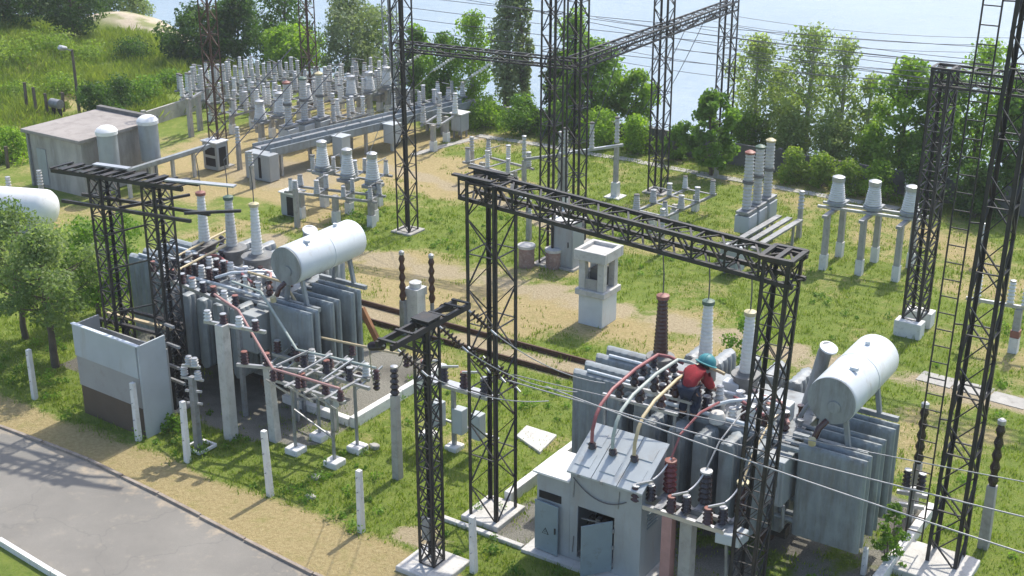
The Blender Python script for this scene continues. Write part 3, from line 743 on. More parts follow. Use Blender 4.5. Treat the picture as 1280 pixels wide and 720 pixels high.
def triangle_sign(par, a, b, z, s, ang=0):
    """warning triangle with a bolt, standing just proud of a door"""
    ca, sa = math.cos(ang), math.sin(ang)
    P = lambda x, zz, o: (a+x*ca+o*sa, b+x*sa-o*ca, z+zz)
    pts = lambda k: [(-.5*s*k, -.29*s*k), (.5*s*k, -.29*s*k), (0, .577*s*k)]
    def tri(k, d0, d1, name, m, p):
        q = MB(); t = pts(k)
        q.add([P(x, y, d0) for x, y in t]+[P(x, y, d1) for x, y in t], [(0, 1, 2), (5, 4, 3), (0, 3, 4, 1), (1, 4, 5, 2), (2, 5, 3, 0)]); return q.build(name, m, p)
    o = tri(1, .004, .008, 'warning_triangle', 'sign_black', par)
    tri(.72, .0085, .011, 'sign_field', 'door_paint', o)
    q = MB(); z_ = [(.02, .26), (-.09, .0), (-.01, .0), (-.05, -.16), (.08, .05), (.0, .05)]
    q.add([P(x*s, y*s, .0115) for x, y in z_]+[P(x*s, y*s, .014) for x, y in z_], [(0, 1, 2, 3, 4, 5), (11, 10, 9, 8, 7, 6)]+[(i, (i+1) % 6, 6+(i+1) % 6, 6+i) for i in range(6)])
    q.build('bolt_mark', 'sign_black', o)
q = MB(); q.box(-10.03, -9.62, Bf-.012, Bf-.002, 1.0, 1.13); q.build('vent_slot', 'dark_void', c)
def door(par, hinge_a, hinge_b, w, z0, z1, ang):
    ca, sa = math.cos(ang), math.sin(ang); q = MB(); t = .025
    pts = [(hinge_a, hinge_b), (hinge_a+w*ca, hinge_b+w*sa), (hinge_a+w*ca+t*sa, hinge_b+w*sa-t*ca), (hinge_a+t*sa, hinge_b-t*ca)]
    q.prism(pts, z0, z1); o = q.build('door', 'door_paint', par, .006)
    ha, hb = hinge_a+w*.9*ca+t*1.6*sa, hinge_b+w*.9*sa-t*1.6*ca
    q = MB(); q.bar((ha, hb, (z0+z1)/2-.05), (ha, hb, (z0+z1)/2+.05), .02); q.build('handle', 'black_steel', o)
    ma, mb_ = hinge_a+w*.48*ca+t*sa, hinge_b+w*.48*sa-t*ca
    triangle_sign(o, ma, mb_, z0+(z1-z0)*.42, .13, ang)
    return o
door(c, -10.08, Bf-.035, .45, .07, .97, -.06)
door(c, -8.68, Bf-.008, .52, .1, 1.0, math.radians(232))
for z in (.35, .62, .88): q = MB(); q.box(-9.3, -8.7, Bf+.25, Bf+.6, z, z+.02); q.build('shelf', 'dark_void', c)
for k in range(5): q = MB(); q.cbox(-9.22+k*.12, Bf+.3, .645, .07, .1, .12); q.build('terminal_block', ('black_steel', 'grey_steel')[k % 2], c)
q = MB(); q.bar((-9.32, Bf+.12, .78), (-8.66, Bf+.12, .84), .02); q.build('rail', 'grey_steel', c)
q = MB(); q.box(-10.25, -8.05, 15.75, 16.85, -.05, .055); q.single('cabinet_plinth', 'pale_concrete', 'low concrete plinth carrying the grey sloping-lid cabinet', 'plinth', -9.2, 16.3)

q = MB(); q.path(sag((-9.4, Bf-.02, 1.56), (-8.45, Bf-.03, 1.42), .2, 12), .009, 6); q.build('drooping_cable', 'dark_wire', c)
for a in (-9.3, -8.9): q = MB(); q.box(a, a+.05, Bf-.068, Bf-.055, zt0-.02, zt0+.035); q.build('lid_hinge', 'grey_steel', c)
for z in (.2, .5, .8): q = MB(); q.tube((-8.665, Bf-.02, z), (-8.665, Bf-.02, z+.07), .012, n=8); q.build('hinge', 'grey_steel', c)
for k in range(5): q = MB(); q.box(A2+.001, A2+.012, Bf+.2, Bf+.55, .9+k*.06, .925+k*.06); q.build('louvre', 'door_paint', c)
for a, z in ((-9.4, .2), (-9.4, 1.2), (-8.6, 1.25)): q = MB(); q.path([(a, Bf-.012, z), (a+.02, Bf-.012, z+.3)], .008, 5); q.build('cable_clip', 'grey_steel', c)
# busbars from the low-voltage bushings down to the sloping lid
BUS = [('red_bus', 'crimson busbar pipe bending down onto the sloping cabinet lid', -9.30, .0),
       ('green_bus', 'grey-green busbar pipe, middle one of three bending onto the sloping lid', -8.93, -.02),
       ('yellow_bus', 'sandy yellow busbar pipe bending onto the sloping lid nearest the worker', -8.55, .0)]
for i, (m, lab, a, o) in enumerate(BUS):
    t = thing('busbar', lab, 'busbar', a, 16.34, 1.95)
    z0 = 1.63+(16.34-Bf+.06)/(Bb-Bf+.09)*.47+.035
    q = MB(); q.sheds((a, 16.34, z0), (0, -.25, 1), .12, .045, .035, 2, .025); q.build('insulator', 'porcelain_dark', t)
    z = z0+.12
    aa = a-.16 if i == 0 else a-.12
    pts = [(a, 16.31, z), (a-.0, 16.32, z+.2), (a+.0, 16.42, z+.42), (a-.02, 16.6, 2.56), (a-.04, 17.0, 2.66), (a-.06, 17.8, 2.70), (a-.02, 18.5, 2.70)]
    q = MB(); q.path(pts, .029, 10); q.build('pipe', m, t)
    for b in (17.25, 17.75, 18.05, 18.42):
        q = MB(); q.sheds((a-.05, b, 2.50 if b > 17.9 else 2.42), (0, 0, 1), .17 if b > 17.9 else .24, .05, .04, 2, .03); q.build('insulator', 'porcelain_dark' if i != 2 else 'porcelain_brown', t)
    q = MB(); q.path([(a-.02, 18.5, 2.70), (a+.18, 18.55, 2.69), (a+.45, 18.5, 2.66)], .03, 8); q.build('pipe_end', m, t)
f = thing('bus_support', 'grey steel rack of crossbars carrying the three busbars above the tank edge', 'rack', -9, 17.5)
for b in (17.25, 17.75):
    q = MB(); q.bar((-9.65, b, 2.39), (-8.3, b, 2.39), .05); q.build('crossbar', 'bright_steel', f)
    for a in (-9.6, -8.35): q = MB(); q.bar((a, b, 1.2 if b < 17.5 else 2.0), (a, b, 2.37), .04); q.build('post', 'grey_steel', f)

# ------------------------------------------------------------------ worker on the tank cover
def worker(a, b, z):
    P = thing('person', 'worker in red jacket, navy trousers and teal hard hat bending over the transformer cover', 'person', a, b, z); P.scale = (.88, .88, .88)
    # local axes: +b away from the camera, body bent forward away from it and to the left
    J = {'pel': (0, 0, .60), 'wst': (-.01, .10, .72), 'chs': (-.03, .27, .82), 'nck': (.02, .39, .87), 'hed': (.06, .48, .90), 'crn': (.085, .54, .95),
         'hl': (-.085, -.0, .57), 'kl': (-.12, .14, .36), 'al': (-.11, -.02, .09), 'tl': (-.11, .15, .04),
         'hr': (.085, .0, .57), 'kr': (.11, .14, .36), 'ar': (.10, -.02, .09), 'tr': (.10, .15, .04),
         'sl': (-.16, .31, .81), 'el': (-.24, .45, .61), 'wl': (-.20, .62, .45),
         'sr': (.11, .30, .81), 'er': (.19, .42, .61), 'wr': (.17, .60, .45)}
    R = {'pel': .125, 'wst': .125, 'chs': .122, 'nck': .075, 'hed': .10, 'crn': .085, 'hl': .095, 'kl': .075, 'al': .055, 'tl': .045, 'hr': .095, 'kr': .075, 'ar': .055, 'tr': .045,
         'sl': .085, 'el': .062, 'wl': .042, 'sr': .085, 'er': .062, 'wr': .042}
    E = [('pel', 'wst'), ('wst', 'chs'), ('chs', 'nck'), ('nck', 'hed'), ('hed', 'crn'), ('pel', 'hl'), ('hl', 'kl'), ('kl', 'al'), ('al', 'tl'), ('pel', 'hr'), ('hr', 'kr'), ('kr', 'ar'), ('ar', 'tr'),
         ('chs', 'sl'), ('sl', 'el'), ('el', 'wl'), ('chs', 'sr'), ('sr', 'er'), ('er', 'wr')]
    # five bent fingers per hand, rooted in the palm
    for s, w in (('l', 'wl'), ('r', 'wr')):
        wx, wy, wz = J[w]; pm = 'p'+s
        J[pm] = (wx+.01, wy+.06, wz-.06); R[pm] = .036; E.append((w, pm))
        for k, (ox, L) in enumerate(((-.038, .05), (-.013, .058), (.012, .056), (.036, .045))):
            k1, k2 = f'{s}{k}a', f'{s}{k}b'
            J[k1] = (wx+.01+ox, wy+.06+L, wz-.085); J[k2] = (wx+.01+ox, wy+.05+L, wz-.085-L*.8); R[k1] = .0105; R[k2] = .009
            E += [(pm, k1), (k1, k2)]
        sx = 1 if s == 'l' else -1
        J[s+'t'] = (wx+.06*sx, wy+.06, wz-.05); J[s+'u'] = (wx+.065*sx, wy+.10, wz-.075); R[s+'t'] = .012; R[s+'u'] = .010
        E += [(w, s+'t'), (s+'t', s+'u')]
    def skin(keys, edges, grow, name):
        me = bpy.data.meshes.new(name); ix = {k: i for i, k in enumerate(keys)}
        me.from_pydata([J[k] for k in keys], [(ix[x], ix[y]) for x, y in edges], []); 
        ob = bpy.data.objects.new(name, me); COL.objects.link(ob)
        ob.modifiers.new('skin', 'SKIN').use_smooth_shade = True
        for i, k in enumerate(keys):
            sv = me.skin_vertices[0].data[i]; sv.radius = (R[k]+grow, R[k]+grow); sv.use_root = (i == 0)
        sd = ob.modifiers.new('sub', 'SUBSURF'); sd.levels = sd.render_levels = 2
        dg = bpy.context.evaluated_depsgraph_get(); dg.update()
        m2 = bpy.data.meshes.new_from_object(ob.evaluated_get(dg)); m2.name = name
        if grow:                                              # folds in the cloth
            m2.calc_loop_triangles()
            nr = [v.normal.copy() for v in m2.vertices]
            for v, n_ in zip(m2.vertices, nr): v.co += n_*(.017*mnoise.noise(Vector((v.co.x*14, v.co.y*9, v.co.z*22)))+.010*mnoise.noise(v.co*38))
        ob.modifiers.clear(); ob.data = m2; ob.parent = P
        return ob
    body = skin(list(J), E, 0, 'body'); body.data.materials.clear(); body.data.materials.append(MATS['skin'])
    keys = ['wst', 'chs', 'sl', 'el', 'sr', 'er', 'nck']
    J['wl2'] = tuple(Vector(J['el']).lerp(Vector(J['wl']), .85)); J['wr2'] = tuple(Vector(J['er']).lerp(Vector(J['wr']), .85)); R['wl2'] = R['wr2'] = .05
    J['hem'] = (0, -.02, .56); R['hem'] = .13; J['nk2'] = tuple(Vector(J['chs']).lerp(Vector(J['nck']), .75)); R['nk2'] = .085
    jk = skin(['chs', 'wst', 'hem', 'nk2', 'sl', 'el', 'wl2', 'sr', 'er', 'wr2'], [('chs', 'wst'), ('wst', 'hem'), ('chs', 'nk2'), ('chs', 'sl'), ('sl', 'el'), ('el', 'wl2'), ('chs', 'sr'), ('sr', 'er'), ('er', 'wr2')], .035, 'jacket')
    jk.data.materials.clear(); jk.data.materials.append(MATS['jacket_red'])
    J['al2'] = tuple(Vector(J['al'])+Vector((0, 0, .02))); J['ar2'] = tuple(Vector(J['ar'])+Vector((0, 0, .02))); R['al2'] = R['ar2'] = .062
    tr = skin(['pel', 'hl', 'kl', 'al2', 'hr', 'kr', 'ar2'], [('pel', 'hl'), ('hl', 'kl'), ('kl', 'al2'), ('pel', 'hr'), ('hr', 'kr'), ('kr', 'ar2')], .018, 'trousers')
    tr.data.materials.clear(); tr.data.materials.append(MATS['trousers_navy'])
    def child(name, q, m):
        q.v = [(v[0]+a, v[1]+b, v[2]+z) for v in q.v]; return q.build(name, m, P)
    for s in ('l', 'r'):
        x, y, zz = J['a'+s]; q = MB()
        q.path([(x, y-.05, .045), (x, y+.04, .055), (x, y+.13, .045), (x, y+.19, .035)], [.05, .058, .052, .03], 12); child('boot', q, 'dark_void')
    hd = Vector((.075, .50, .915)); ax = Vector((.18, .40, .9)).normalized()
    q = MB(); r = .175
    prof = [(r*1.2, -.015), (r*1.22, 0), (r*1.02, .012)]+[(r*math.cos(t), .02+r*.95*math.sin(t)) for t in np.linspace(.05, 1.5, 9)]
    q.lathe(prof, hd+ax*.02, ax, 24); hm = child('hard_hat', q, 'helmet_teal')
    q = MB(); q.path([hd+ax*(.03+r*.98*math.sin(t))+Vector((0, ax.z, -ax.y))*(r*1.0*math.cos(t)) for t in np.linspace(.1, 3.0, 9)], .014, 6)
    q.v = [(v[0]+a, v[1]+b, v[2]+z) for v in q.v]; rb = q.build('ridge', 'helmet_teal', hm)
    # face under the brim: eyes, nose and mouth turned to the work, ears at the sides
    f = Vector((-.05, .85, -.5)).normalized(); c0 = Vector(J['hed'])
    for s in (-1, 1):
        q = MB(); q.lathe([(.001, 0), (.014, .006), (.016, .014), (.001, .02)], c0+f*.085+Vector((s*.035, .01, .02)), f, 8); child('eye', q, 'pale_paint')
        q = MB(); q.lathe([(.02, 0), (.03, .008), (.022, .016)], c0+Vector((s*.10, .0, .0)), (s, 0, 0), 10); child('ear', q, 'skin')
    q = MB(); q.path([c0+f*.09+Vector((0, .01, .02)), c0+f*.125+Vector((0, -.01, -.02))], [.01, .018], 8); child('nose', q, 'skin')
    q = MB(); q.bar(c0+f*.1+Vector((-.025, -.03, -.05)), c0+f*.1+Vector((.025, -.03, -.05)), .012); child('mouth', q, 'jacket_red')
    q = MB(); q.lathe([(.1, 0), (.112, .03), (.108, .07)], c0-ax*.055, ax, 16); child('hair', q, 'hair_dark')
worker(-8.36, 17.74, 2.10)
q = MB(); q.lathe([(.05, 0), (.13, .02), (.14, .1), (.10, .19), (.03, .22)], (-7.9, 17.86, 2.10), n=14); q.single('sack', 'glove_white', 'small white sack lying beside the boots of the bending worker', 'sack', -7.9, 17.86, 2.1)

# ------------------------------------------------------------------ foreground switchgear
def post_ins(par, a, b, z, h, m, r=.06, k=5, cap='bright_steel', fin=.03): return porcelain(par, (a, b, z), h, r, r*.8, k, m, cap, 0, fin=fin, name='insulator')
# disconnector in front of the nearer transformer
t = thing('disconnector', 'three-pole disconnector on rusty and beige legs under the nearer transformer radiators', 'disconnector', -7.6, 16.2)
q = MB(); q.bar((-7.78, 16.05, 0), (-7.78, 16.05, 1.36), .17); q.build('leg', 'pink_bus', t, .01)
q = MB(); q.bar((-7.5, 16.15, 0), (-7.5, 16.15, 1.36), .2); q.build('leg', 'concrete', t, .01)
q = MB(); q.bar((-8.4, 16.0, 1.40), (-6.85, 16.0, 1.40), .07); q.build('channel', 'aluminium', t)
q = MB(); q.bar((-8.4, 16.3, 1.40), (-6.85, 16.3, 1.40), .07); q.build('channel', 'grey_steel', t)
q = MB()
for a in (-8.3, -7.95, -7.6, -7.25, -6.95): q.bar((a, 15.97, 1.447), (a, 16.33, 1.447), .12, .02)
q.build('cross_plate', 'grey_steel', t)
for i, a in enumerate((-8.32, -7.72, -7.12)):
    post_ins(t, a, 15.98, 1.46, .26, 'porcelain_brown', .05, 4, 'red_cap' if i else 'bright_steel')
    post_ins(t, a+.18, 16.12, 1.46, .26, 'porcelain_dark', .05, 4, 'bright_steel')
    q = MB(); q.bar((a, 15.98, 1.75), (a+.2, 16.13, 1.80), .03); q.build('blade', 'bright_steel', t)
    post_ins(t, a+.28, 16.55, 1.44, .52, ('porcelain_red', 'porcelain_dark', 'porcelain_brown')[i], .08, 6, ('red_cap', 'porcelain_grey', 'yellow_cap')[i], .03)
    q = MB(); q.bar((a+.28, 16.28, 1.42), (a+.28, 16.62, 1.42), .1, .05); q.build('bracket', 'grey_steel', t)
    q = MB(); q.path(sag((a+.2, 16.13, 1.82), (a+.28, 16.55, 2.02), .05, 6), .014, 6); q.build('jumper', 'aluminium', t)
q = MB(); q.prism([(-6.98, 15.95), (-6.6, 16.0), (-6.58, 16.3), (-6.95, 16.35)], 1.20, 1.38); q.build('drive_box', 'blue_paint', t, .02)
q = MB(); q.bar((-6.85, 16.1, 1.2), (-6.8, 16.1, .3), .04); q.build('drive_rod', 'grey_steel', t)
q = MB(); q.cbox(-6.1, 15.5, 0, .35, .3, .42); q.single('concrete_block', 'whitewash', 'pale block with sunlit top at the foot of the portal by the picture bottom edge', 'block', -6.1, 15.5, bevel=.02)  # plain concrete block, coloured whitewash-pale throughout
wire('crimson cable rising from the disconnector to the front radiators of the nearer transformer', [(-8.04, 16.55, 2.0), (-8.0, 16.75, 2.35), (-7.95, 17.3, 2.5), (-7.9, 17.9, 2.45)], .02, 'red_bus', 'cable')
wire('pale bent tube from the middle disconnector pole up to the front radiators', [(-7.44, 16.55, 2.02), (-7.42, 16.9, 2.32), (-7.4, 17.6, 2.5), (-7.4, 17.95, 2.45)], .014, 'grey_steel', 'cable')
wire('yellowish tube from the last disconnector pole up to the front radiators', [(-6.84, 16.55, 2.02), (-6.86, 16.9, 2.3), (-6.95, 17.7, 2.46), (-6.98, 18.1, 2.4)], .015, 'yellow_bus', 'cable')

# post insulators and disconnector frame in front of the farther transformer
def conc_post(par, a, b, h, w=.17, taper=.8, m='concrete', lean=0.):
    q = MB(); v = [(a+s*w/2, b+t*w/2, -.1) for s, t in ((-1, -1), (1, -1), (1, 1), (-1, 1))]+[(a+lean+s*w*taper/2, b+t*w*taper/2, h) for s, t in ((-1, -1), (1, -1), (1, 1), (-1, 1))]
    q.add(v, [(3, 2, 1, 0), (4, 5, 6, 7), (0, 1, 5, 4), (1, 2, 6, 5), (2, 3, 7, 6), (3, 0, 4, 7)]); return q.build('post', m, par, .008)
t = thing('equipment_post', 'thick pale concrete pillar rising before the dark ribs of the farther transformer', 'post', -16.95, 16.0)
conc_post(t, -16.95, 16.0, 2.35, .2, .95, 'pale_concrete')
q = MB(); q.bar((-17.4, 16.0, 2.3), (-16.1, 16.25, 2.3), .06); q.build('bracket', 'bright_steel', t)
for i, a in enumerate((-17.3, -16.95, -16.6, -16.25)): post_ins(t, a, 16.0+.05*i, 2.33, .2, ('porcelain_white', 'porcelain_brown')[i % 2], .05, 3)
t = thing('equipment_post', 'concrete pillar with steel bracket leaning beside the thick pale one', 'post', -16.2, 16.4)
conc_post(t, -16.2, 16.4, 1.6, .17, .85, 'pale_concrete', -.06)
q = MB(); q.bar((-16.75, 16.1, 1.55), (-15.5, 16.6, 1.55), .06); q.build('bracket', 'bright_steel', t)
for a, b in ((-16.6, 16.16), (-16.2, 16.33)): post_ins(t, a, b, 1.58, .24, 'porcelain_brown', .05, 4, 'red_cap')
t = thing('equipment_post', 'grey post with clustered steel fittings at its top on a square base frame', 'post', -17.15, 15.35)
conc_post(t, -17.15, 15.35, 1.5, .12, .9, 'grey_steel')
for z, L in ((1.45, .45), (1.7, .35), (1.2, .3), (.95, .28)):
    q = MB(); q.bar((-17.15-L/2, 15.3, z), (-17.15+L/2, 15.42, z), .04); q.build('fitting', 'bright_steel', t)
for a, z in ((-17.35, 1.47), (-17.0, 1.47), (-17.2, 1.72), (-17.05, 1.72)): post_ins(t, a, 15.36, z, .16, 'porcelain_grey', .045, 3)
q = MB()
for s in (-.2, .2): q.bar((-17.35, 15.4+s, .04), (-16.95, 15.4+s, .04), .05); q.bar((-17.15+s, 15.2, .045), (-17.15+s, 15.6, .045), .05)
q.build('base_frame', 'whitewash', t)
t = thing('disconnector', 'tangled three-pole disconnector frame standing on four whitish foot blocks', 'disconnector', -15.1, 16.6)
for a, b in ((-15.57, 16.27), (-14.65, 16.29), (-14.66, 16.95), (-15.56, 16.93)):
    q = MB(); q.cbox(a, b, -.05, .3, .3, .17); q.build('foot_block', 'whitewash', t, .02)
    q = MB(); q.bar((a, b, .1), (a, b, 1.35), .045); q.build('leg', 'grey_steel', t)
for b in (16.27, 16.94):
    q = MB(); q.bar((-16.0, b, 1.37), (-14.3, b, 1.37), .06); q.build('channel', 'bright_steel', t)
for a in (-15.57, -15.1, -14.65): q = MB(); q.bar((a, 16.1, 1.41), (a, 17.1, 1.41), .06, .03); q.build('cross_plate', 'bright_steel', t)
for i, a in enumerate((-15.85, -15.3, -14.75)):
    for b in (16.27, 16.94):
        post_ins(t, a, b, 1.41, .26, ('porcelain_brown', 'porcelain_dark')[b > 16.5], .05, 4, ('bright_steel', 'red_cap')[i == 1])
    q = MB(); q.bar((a, 16.2, 1.72), (a+.05, 17.0, 1.72+.06*i), .03); q.build('blade', 'bright_steel', t)
    q = MB(); q.bar((a-.1, 16.0, 1.5), (a+.2, 16.3, 1.15), .03); q.build('arcing_horn', 'bright_steel', t)
q = MB(); q.bar((-15.57, 16.27, .9), (-14.65, 16.29, .55), .025); q.build('drive_rod', 'grey_steel', t)
t = thing('disconnector', 'second disconnector stand with hanging insulators, tight behind the tangled one', 'disconnector', -15.9, 17.4)
for a, b in ((-16.4, 17.25), (-15.5, 17.35)):
    q = MB(); q.bar((a, b, 0), (a, b, 1.3), .06); q.build('leg', 'bright_steel', t)
for b in (17.2, 17.5): q = MB(); q.bar((-16.9, b, 1.32), (-14.6, b+.1, 1.32), .06); q.build('channel', 'bright_steel', t)
for i in range(6):
    a = -16.8+.42*i
    post_ins(t, a, 17.24+.02*i, 1.36, .24, ('porcelain_brown', 'porcelain_dark', 'porcelain_white')[i % 3], .05, 4, 'bright_steel')
    q = MB(); q.bar((a, 17.0, 1.2), (a+.1, 17.7, 1.45), .03); q.build('blade', ('bright_steel', 'aluminium')[i % 2], t)
    q = MB(); q.sheds((a+.1, 17.5, 1.28), (0, 0, -1), .24, .045, .04, 3, .028); q.build('hanging_insulator', 'porcelain_dark', t)
for z in (.45, .8): q = MB(); q.bar((-16.4, 17.25, z), (-15.5, 17.35, z+.25), .035); q.build('drive_rod', 'bright_steel', t)
q = MB(); q.cbox(-15.5, 17.25, .55, .2, .18, .36); q.build('drive_box', 'blue_paint', t, .01)
def horn_post(label, a, b, h, hi, m='concrete', pm='porcelain_dark', w=.15, rr=.055):
    t = thing('insulator_post', label, 'post', a, b)
    conc_post(t, a, b, h, w, .85, m); post_ins(t, a, b, h, hi, pm, rr, 5); return t
horn_post('slender concrete post tipped with a dark insulator, just left of the slim column', -13.4, 16.55, 1.65, .52)
# unit between column and portal
t = thing('disconnector', 'small steel disconnector stand seen between the slim column and the portal leg', 'disconnector', -13.0, 18.2)
for a, b in ((-13.9, 18.13), (-13.2, 18.0)):
    q = MB(); q.cbox(a, b, -.05, .28, .28, .14); q.build('foot_block', 'whitewash', t, .02)
    q = MB(); q.bar((a, b, .08), (a, b, 1.2), .07); q.build('leg', 'grey_steel', t)
q = MB(); q.box(-14.0, -12.3, 17.95, 18.2, 1.22, 1.28); q.build('channel', 'bright_steel', t)
for i, a in enumerate((-13.9, -13.45, -13.0, -12.55)):
    post_ins(t, a, 18.06, 1.29, .3, ('porcelain_brown', 'porcelain_dark')[i % 2], .06, 4, ('red_cap', 'bright_steel')[i % 2])
    q = MB(); q.bar((a, 18.0, 1.62), (a+.3, 18.1, 1.66), .035); q.build('blade', 'bright_steel', t)
for a in (-13.6, -13.1, -12.7): q = MB(); q.cbox(a, 18.05, .35, .22, .2, .5); q.build('drive_box', 'blue_paint', t, .01)
q = MB(); q.bar((-13.9, 18.1, .5), (-12.4, 18.3, .3), .04); q.build('tie_bar', 'bright_steel', t)
# posts behind it, near the rails
G_ = [('tall dark insulator on a grey post beside the rails, left one of two', 505, 418, 375, 318), ('tall thin dark insulator beside the rails, right one of two', 541, 415, 378, 322)]
for lab, x, by, my, ty in G_:
    a, b = G(x, by); hm, ht = top(x, by, my), top(x, by, ty); horn_post(lab, a, b, hm, ht-hm, 'grey_steel', 'porcelain_brown', .14 if x < 520 else .08, .05)
a, b = G(521, 415)
q = MB(); q.cbox(a, b, 0, .3, .3, .9); q.cbox(a, b, .901, .36, .36, .18); q.lathe([(.14, 1.085), (.14, 1.2), (.06, 1.24)], (a, b, 0), n=14); q.single('metering_unit', 'porcelain_white', 'white metering unit between two dark insulator posts beside the rails', 'meter', a, b)

# busbar pipes from the farther transformer down to its disconnectors
def S3(*ps): return [G(x, y, z)+(z,) for x, y, z in ps]
for m, lab, pts in (('pink_bus', 'pinkish busbar pipe slanting down from the farther transformer, lowest of its three', S3((268, 368, 2.5), (298, 388, 2.45), (341, 461, 1.72), (372, 470, 1.72), (425, 486, 1.72))),
                    ('green_bus', 'pale green busbar pipe slanting down from the farther transformer, middle of three', S3((290, 352, 2.5), (326, 365, 2.45), (371, 437, 1.68), (412, 446, 1.68), (470, 460, 1.68))),
                    ('yellow_bus', 'cream yellow busbar pipe slanting down from beneath the farther conservator', S3((310, 340, 2.5), (355, 353, 2.45), (397, 421, 1.62), (440, 430, 1.62), (508, 444, 1.62)))):
    t = thing('busbar', lab, 'busbar', *pts[2])
    q = MB(); q.path(pts, .026, 8); q.build('pipe', m, t)
    for p in pts[2:]: q = MB(); q.sheds((p[0], p[1], p[2]-.24), (0, 0, 1), .21, .045, .035, 3, .028); q.build('insulator', 'porcelain_brown', t)
t = thing('bus_support', 'steel rack with red and white insulators in front of the farther transformer tank', 'rack', -19, 17)
q = MB(); q.bar((-20.2, 17.25, 2.3), (-17.3, 16.8, 2.3), .07); q.build('crossbar', 'bright_steel', t)
for a, b in ((-20.1, 17.2), (-17.4, 16.85)): q = MB(); q.bar((a, b, 0), (a, b, 2.27), .08); q.build('post', 'grey_steel', t)
for i in range(9):
    f = i/8; post_ins(t, -20.1+2.7*f, 17.24-.42*f, 2.335, .2, ('porcelain_brown', 'porcelain_white', 'porcelain_dark')[i % 3], .05, 3, ('red_cap', 'bright_steel')[i % 2])
# red insulators hanging on stands by the farther tank
for lab, a, b, z in (('red post insulator low beside the pale pillar under the farther tank', -16.5, 16.6, .75), ('red post insulator standing by the conservator end of the farther transformer', -16.55, 17.6, 1.1)):
    t = thing('insulator_post', lab, 'post', a, b)
    q = MB(); q.bar((a, b, 0), (a, b, z), .06); q.build('post', 'grey_steel', t); post_ins(t, a, b, z, .45, 'porcelain_brown', .055, 5, 'red_cap')
# yellow busbars on the left of the farther transformer and a rack behind the sheet cabinet
for k, (dz, m) in enumerate(((0, 'yellow_bus'), (.0, 'black_steel'), (.0, 'yellow_bus'))):
    b = 17.75+.28*k
    t = thing('busbar', ('sandy busbar on stub insulators at the far-left end of the farther cover', 'black busbar between two sandy ones on the farther cover', 'sandy busbar farthest from the camera on the farther cover')[k], 'busbar', -20.4, b, 2.4)
    c0, c1 = G(222, 338-9*k, 2.42), G(282, 307-9*k, 2.5); cc = lambda f: (c0[0]+(c1[0]-c0[0])*f, c0[1]+(c1[1]-c0[1])*f)
    q = MB(); q.path([(*c0, 2.42), (*cc(.5), 2.47), (*c1, 2.5)], .026, 8); q.build('pipe', m, t)
    for a, bb in (cc(.1), cc(.5), cc(.9)): q = MB(); q.sheds((a, bb, 2.2), (0, 0, 1), .24, .045, .035, 3, .028); q.build('insulator', 'porcelain_dark', t)
t = thing('bus_support', 'black steel rack with a yellow bar behind the leaning sheet-metal cabinet', 'rack', -19.6, 16.3)
for k, b in enumerate((16.1, 16.4, 16.7)):
    q = MB(); q.bar((-20.6, b, 1.6), (-18.9, b+.12, 1.6), .08, .05); q.build('crossbar', ('black_steel', 'yellow_bus', 'black_steel')[k], t)
for a in (-20.5, -19.0):
    for b in (16.1, 16.75): q = MB(); q.bar((a, b, 0), (a, b, 1.57), .06); q.build('post', 'black_steel', t)
# sheet-metal screen cabinet by the road
t = thing('sheet_cabinet', 'sheet-metal cabinet banded light blue, tan and brown beside the road verge', 'cabinet', -19.1, 15.3)
q = MB(); q.add([(-20.12, 15.2, z) for z in (0, .62)]+[(-18.3, 15.12, z) for z in (.62, 0)]+[(-20.12, 15.24, z) for z in (0, .62)]+[(-18.3, 15.16, z) for z in (.62, 0)], [(0, 1, 2, 3), (7, 6, 5, 4), (0, 4, 5, 1), (1, 5, 6, 2), (2, 6, 7, 3), (3, 7, 4, 0)]); q.build('lower_panel', 'brown_paint', t)
q = MB(); q.bar((-20.14, 15.215, .93), (-18.305, 15.135, .93), .05, .62); q.build('middle_panel', 'tan_paint', t)
q = MB(); q.bar((-20.15, 15.20, 1.57), (-18.31, 15.12, 1.57), .055, .65); q.build('upper_panel', 'blue_paint', t)
q = MB(); q.prism([(-18.295, 15.11), (-18.26, 15.11), (-18.26, 15.78), (-18.295, 15.78)], 0, 1.9); q.build('side_panel', 'blue_paint', t, .006)
q = MB(); q.prism([(-20.15, 15.245), (-20.11, 15.245), (-20.11, 15.8), (-20.15, 15.8)], 0, 1.88); q.build('side_panel', 'tan_paint', t)
q = MB(); q.prism([(-20.15, 15.8), (-18.26, 15.782), (-18.26, 15.82), (-20.15, 15.84)], 0, 1.6); q.build('back_panel', 'tan_paint', t)
q = MB(); q.bar((-20.17, 15.2, 1.905), (-18.25, 15.12, 1.905), .08, .02); q.build('sunlit_edge', 'pale_paint', t)  # pale strip added along the top, painting in the thin sunlit edge

